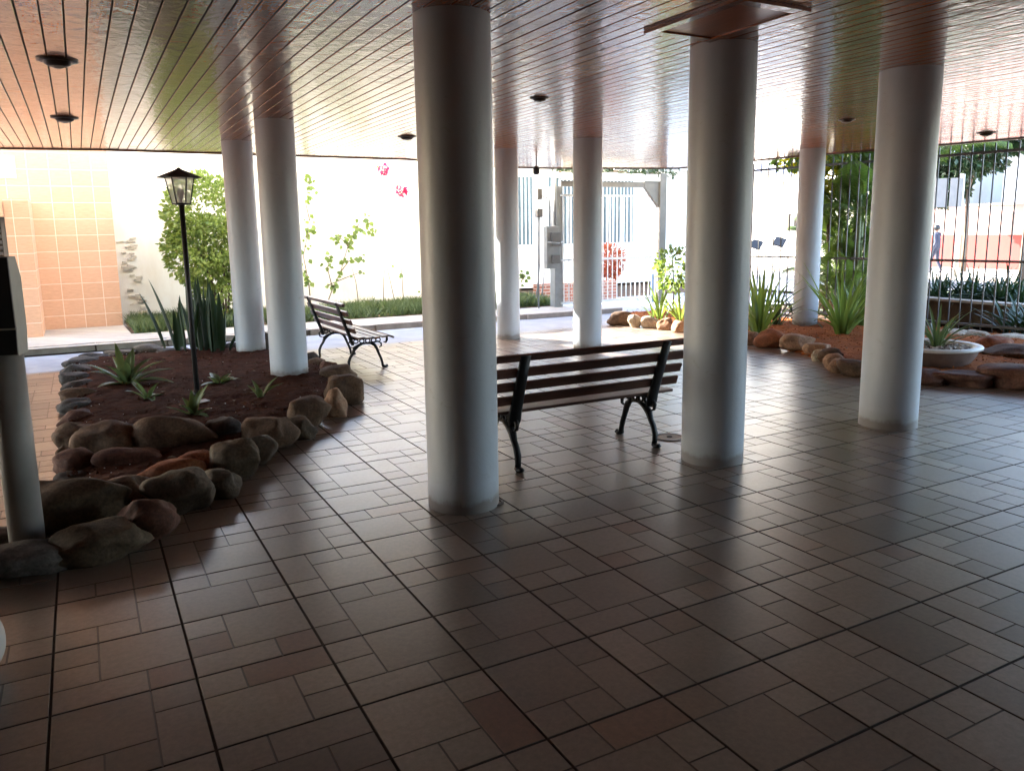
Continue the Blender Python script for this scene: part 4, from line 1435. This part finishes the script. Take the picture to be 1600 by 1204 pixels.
def palm(loc, stems, label, seed, L=(1.2, 1.9), mat='leaf_palm', group=None):
    rnd = random.Random(seed)
    o = thing('palm', label, 'palm', loc, 0, group)
    V, Fs, T = [], [], []
    for (dx, dy, h, r) in stems:
        P = [(dx, dy, 0), (dx * 1.15, dy * 1.15, h * .5), (dx * 1.3, dy * 1.3, h)]
        obj('trunk', MB().tube(P, [r, r * .85, r * .7], 10).smooth(), M['stem'], o)
        for k in range(10):
            frond(V, Fs, T, (dx * 1.3, dy * 1.3, h - .1 - .06 * k), k * 1.9 + rnd.uniform(-.3, .3), rnd.uniform(*L), rnd.uniform(.1, .8), rnd.uniform(.5, 1.5), rnd=rnd)
    obj('fronds', with_tone(mesh('fronds', V, Fs), T), M[mat], o)
    return o

def px_at_u(x, u):
    d = ray(x, 480)
    k = u / d.x
    return Vector((u, d.y * k, 0))
pl = px_at_u(1338, 11.6)
palm(pl, [(0, 0, 2.6, .05), (.28, .1, 2.2, .045), (-.25, .12, 1.9, .04), (.1, .3, 1.5, .04), (.4, .0, 2.9, .045), (-.1, .3, 1.1, .03), (.2, .35, .8, .03), (-.4, -.1, .7, .03), (.5, .1, 1.7, .04), (.05, .15, 2.1, .04), (-.3, -.2, 2.3, .04), (.3, .4, 1.2, .035)],
     'multi-stemmed feathery palm outside the fence, left of the third column', 120, (.65, 1.15))
pl = px_at_u(1412, 12.9)
palm(pl, [(0, 0, 2.9, .06), (.2, .3, 3.2, .05), (.1, -.2, 3.05, .05)], 'palm whose fronds show right of the third column top', 121, (1.0, 1.5), 'leaf_palm')

def tree(loc, h, crown, n, leaf, label, seed, mat='leaf', r=.12, forks=5, extra=None):
    rnd = random.Random(seed)
    o = thing('tree', label, 'tree', loc)
    t = MB()
    t.tube([(0, 0, 0), (.05, .03, h * .5), (0, .05, h)], [r, r * .8, r * .6], 10)
    for (c, rad, w_) in crown[:forks]:
        m_ = Vector((0, .05, h)).lerp(Vector(c), .5) + Vector((rnd.uniform(-.2, .2), rnd.uniform(-.2, .2), 0))
        t.tube([(0, .05, h * .95), m_, c], [r * .55, r * .35, r * .12], 7)
    obj('trunk', t.smooth(), M['bark'], o)
    obj('crown', leaf_blob('crown', crown, n, leaf, seed, 1.8, .35), M[mat], o)
    if extra:
        obj('blossom', leaf_blob('blossom', extra, int(n * .32), leaf * .8, seed + 1, 1.8, .2), M['leaf_yellow'], o)
    return o

tp_ = px_at_u(1290, 11.25)
tree(tp_, 1.75, [((0, 0, 2.95), (.75, .75, .5), 2), ((-.1, .7, 2.75), (.4, .4, .22), .7), ((.5, -.5, 3.2), (.8, .8, .5), 2)], 2600, .13,
     'slim tree with hanging yellow leaves, between the far bed column and the palm', 130, 'leaf_palm', .045, extra=[((-.12, -.02, 2.42), (.26, .24, .42), 3), ((-.1, .62, 2.62), (.28, .3, .13), .8)])
tp_ = px_at_u(1500, 24.5)
tree(tp_, 2.7, [((0, .5, 3.9), (1.3, 1.6, 1.1), 3), ((-.1, 1.2, 2.9), (1.0, 1.1, .75), 2), ((.1, -.8, 4.3), (1.0, 1.1, .7), 1.2), ((0, .1, 5.4), (1.7, 2.0, 1.0), 1)], 12000, .23,
     'dark-leaved street tree behind the two-panel board', 131, 'leaf_dark', .09)
tp_ = px_at_u(1592, 19.5)
tree(tp_, 2.4, [((0, 0, 4.4), (1.3, 1.3, .9), 3), ((.2, -1.4, 4.2), (1.1, 1.2, .8), 2)], 2600, .16,
     'tree at the right picture edge whose branches hang above the street', 133, 'leaf_dark', .08)
# overhanging greenery above the gate
tp_ = Vector((11.4, 20.4, 0))
tree(tp_, 3.2, [((0, 0, 4.5), (2.2, 1.2, .8), 2), ((-1.5, -1.2, 4.0), (1.2, .8, .5), 1), ((1.5, -1.0, 4.0), (1.4, .8, .5), 1)], 4200, .18, 'tree whose leaves hang over the gate beam', 132, 'leaf_dark')

# far buildings across the street
rw = thing('red_wall', 'street wall painted red below and pale pink above, across the street', 'wall', (26.4, 12.2, 0))
obj('red_band', MB().box(0, .25, 0, 6.9, 0, 1.15), M['red_paint'], rw)
obj('pink_band', MB().box(.003, .25, 0, 6.9, 1.152, 2.1), M['pink_paint'], rw)
obj('cap', MB().box(-.04, .3, -.02, 6.92, 2.102, 2.17), M['kerb'], rw)
yg = thing('street_gate', 'pale barred street gate with posts right of the red wall', 'gate', (26.4, 4.0, 0))
obj('gate_post', MB().box(0, .3, 7.6, 8.1, 0, 3.0), M['cream'], yg)
b = MB()
for k in range(40):
    b.box(.1, .13, k * .19, k * .19 + .03, .1, 2.2)
b.box(.09, .14, 0, 7.6, 1.0, 1.06).box(.09, .14, 0, 7.6, 2.1, 2.16)
obj('bar_panel', b, M['grey_metal'], yg)
obj('backing_wall', MB().box(.5, .7, 0, 7.6, 0, 1.4), M['cream'], yg)

wb = thing('apartment_building', 'white building across the street with a blue window strip and small dark window', 'building', (27.5, 19.6, 0))
obj('wall', MB().box(0, 14, 0, 40, 0, 9), M['white_wall'], wb)
def on_facade(x, y):
    d = ray(x, y)
    q = Vector((0, 0, HC)) + d * (27.42 / d.x)
    return q.y - 19.6, q.z
for xa, xb in ((1172, 1196), (1200, 1222), (1226, 1250)):
    ya, za = on_facade(xa, 274)
    yb, zb2 = on_facade(xb, 256)
    obj('blue_window', MB().box(-.06, -.003, min(ya, yb), max(ya, yb), za, zb2), M['blue_panel'], wb)
ya, za = on_facade(1227, 359)
yb, zb2 = on_facade(1243, 334)
dw = obj('small_window', MB().box(-.08, -.003, min(ya, yb), max(ya, yb), za, zb2), M['dark_void'], wb)
obj('pane', MB().box(-.1, -.083, min(ya, yb) + .05, (ya + yb) / 2, za + .08, zb2 - .08), M['window'], dw)
ph = thing('pale_house', 'pale blue-white house behind the red wall', 'house', (30, 8.0, 0))
obj('wall', MB().box(0, 8, 0, 9.5, 0, 4.2), M['white_metal'], ph)
obj('roof', MB().prism([(-.4, -.4), (8.4, -.4), (8.4, 9.9), (-.4, 9.9)], 4.203, 4.45), M['kerb'], ph)
for k, (xx, yy) in enumerate(((1218, 378), (1182, 382))):
    d = ray(xx, yy)
    q = Vector((0, 0, HC)) + d * (14.0 / d.x)
    f = thing('floodlight', ['tilted black floodlight on a stake behind the fence, left of the far bed column', 'black floodlight on a stake showing right beside the bench column'][k], 'floodlight', (q.x, q.y, 0), -.8, 'floodlights on stakes outside the fence')
    obj('stake', MB().tube([(0, 0, 0), (0, 0, q.z)], .012, 8), M['white_metal'], f)
    obj('head', MB().bbox((0, 0, q.z), (.25, .05, .24), .012, Matrix.Rotation(-.7, 3, 'X') @ Matrix.Rotation(.35, 3, 'Y')), M['box_black'], f)

# ------------------------------------------------------------------ person across the street
def person():
    d = ray(1460, 424)
    k = 22.8 / d.x
    base = Vector((d.x * k, d.y * k, .04))
    J = {'pelvis': (0, 0, .93), 'belly': (0, 0, 1.08), 'chest': (.01, 0, 1.30), 'neck': (.02, 0, 1.48), 'head': (.04, 0, 1.60), 'crown': (.04, 0, 1.70),
         'hipL': (0, .1, .90), 'kneeL': (.13, .1, .50), 'ankL': (.10, .1, .09), 'toeL': (.24, .12, .04),
         'hipR': (0, -.1, .90), 'kneeR': (-.02, -.1, .49), 'ankR': (-.2, -.1, .11), 'toeR': (-.08, -.12, .04),
         'shL': (0, .19, 1.42), 'elL': (-.08, .24, 1.13), 'wrL': (.02, .25, .9), 'shR': (0, -.19, 1.42), 'elR': (.06, -.24, 1.13), 'wrR': (.2, -.22, .95)}
    R = {'pelvis': .15, 'belly': .14, 'chest': .16, 'neck': .055, 'head': .095, 'crown': .06, 'hipL': .1, 'hipR': .1, 'kneeL': .065, 'kneeR': .065,
         'ankL': .045, 'ankR': .045, 'toeL': .035, 'toeR': .035, 'shL': .07, 'shR': .07, 'elL': .045, 'elR': .045, 'wrL': .03, 'wrR': .03}
    E = [('pelvis', 'belly'), ('belly', 'chest'), ('chest', 'neck'), ('neck', 'head'), ('head', 'crown'), ('pelvis', 'hipL'), ('hipL', 'kneeL'), ('kneeL', 'ankL'), ('ankL', 'toeL'),
         ('pelvis', 'hipR'), ('hipR', 'kneeR'), ('kneeR', 'ankR'), ('ankR', 'toeR'), ('chest', 'shL'), ('shL', 'elL'), ('elL', 'wrL'), ('chest', 'shR'), ('shR', 'elR'), ('elR', 'wrR')]
    for s, sgn in (('L', 1), ('R', -1)):
        w0 = Vector(J['wr' + s])
        J['palm' + s] = tuple(w0 + Vector((.01, 0, -.05)))
        R['palm' + s] = .03
        E.append(('wr' + s, 'palm' + s))
        for f in range(4):
            J[f'f{s}{f}'] = tuple(w0 + Vector((-.03 + .02 * f, 0, -.10)))
            J[f'g{s}{f}'] = tuple(w0 + Vector((-.02 + .02 * f, -.01 * sgn, -.15 - (.01 if f in (1, 2) else 0))))
            R[f'f{s}{f}'] = .009
            R[f'g{s}{f}'] = .008
            E += [('palm' + s, f'f{s}{f}'), (f'f{s}{f}', f'g{s}{f}')]
        J['t' + s] = tuple(w0 + Vector((.05, 0, -.09)))
        R['t' + s] = .01
        E.append(('palm' + s, 't' + s))
    ks = list(J)
    me = bpy.data.meshes.new('person')
    me.from_pydata([J[k] for k in ks], [(ks.index(a), ks.index(b)) for a, b in E], [])
    o = obj('person', me)
    md = o.modifiers.new('skin', 'SKIN')
    for i, k in enumerate(ks):
        me.skin_vertices[0].data[i].radius = (R[k], R[k] * (.8 if k in ('chest', 'belly', 'pelvis') else 1))
    me.skin_vertices[0].data[0].use_root = True
    sb = o.modifiers.new('sub', 'SUBSURF')
    sb.levels = sb.render_levels = 2
    m, t, b = new_mat('person_skin_and_clothes')
    tc = t.nodes.new('ShaderNodeTexCoord')
    sx = t.nodes.new('ShaderNodeSeparateXYZ')
    t.links.new(tc.outputs['Object'], sx.inputs[0])
    r = ramp(t, sx.outputs[2], [(0, (.03, .03, .035)), (.5, (.03, .03, .04))])
    mr = nd(t, 'ShaderNodeMapRange')
    mr.inputs['From Max'].default_value = 2.0
    t.links.new(sx.outputs[2], mr.inputs[0])
    r = t.nodes.new('ShaderNodeValToRGB')
    r.color_ramp.interpolation = 'CONSTANT'
    e = r.color_ramp.elements
    e[0].position, e[0].color = 0, (.02, .02, .02, 1)
    e[1].position, e[1].color = .04, (.025, .028, .05, 1)
    for p_, c_ in ((.46, (.03, .034, .06)), (.745, (.35, .2, .14))):
        n_ = e.new(p_)
        n_.color = (*c_, 1)
    t.links.new(mr.outputs[0], r.inputs[0])
    t.links.new(r.outputs[0], b.inputs['Base Color'])
    b.inputs['Roughness'].default_value = .8
    me.materials.append(m)
    o.location = base
    o.scale = (.84, .84, .84)
    o.rotation_euler = (0, 0, math.pi / 2 + .2)
    tag(o, 'person in dark blue clothes walking past the red wall across the street', 'person')
    hr = MB().lathe([(.03, 1.755), (.085, 1.73), (.112, 1.67), (.112, 1.60), (.1, 1.56)][::-1], 16, (.025, 0, 0)).smooth()
    obj('hair', hr, M['box_black'], o)
    fc = MB()
    fc.bbox((.142, 0, 1.6), (.03, .022, .04), .008)
    obj('nose', fc, simple('skin', (.35, .2, .14), None, .6, 5), o)
    ey = MB().bbox((.128, .035, 1.625), (.012, .022, .01), .003).bbox((.128, -.035, 1.625), (.012, .022, .01), .003).bbox((.13, 0, 1.565), (.012, .045, .008), .003)
    obj('eyes_and_mouth', ey, M['box_black'], o)
    for s in (-1, 1):
        obj('ear', MB().bbox((.03, .098 * s, 1.6), (.03, .014, .05), .006), simple('ear_skin', (.35, .2, .14), None, .6, 5), o)
person()
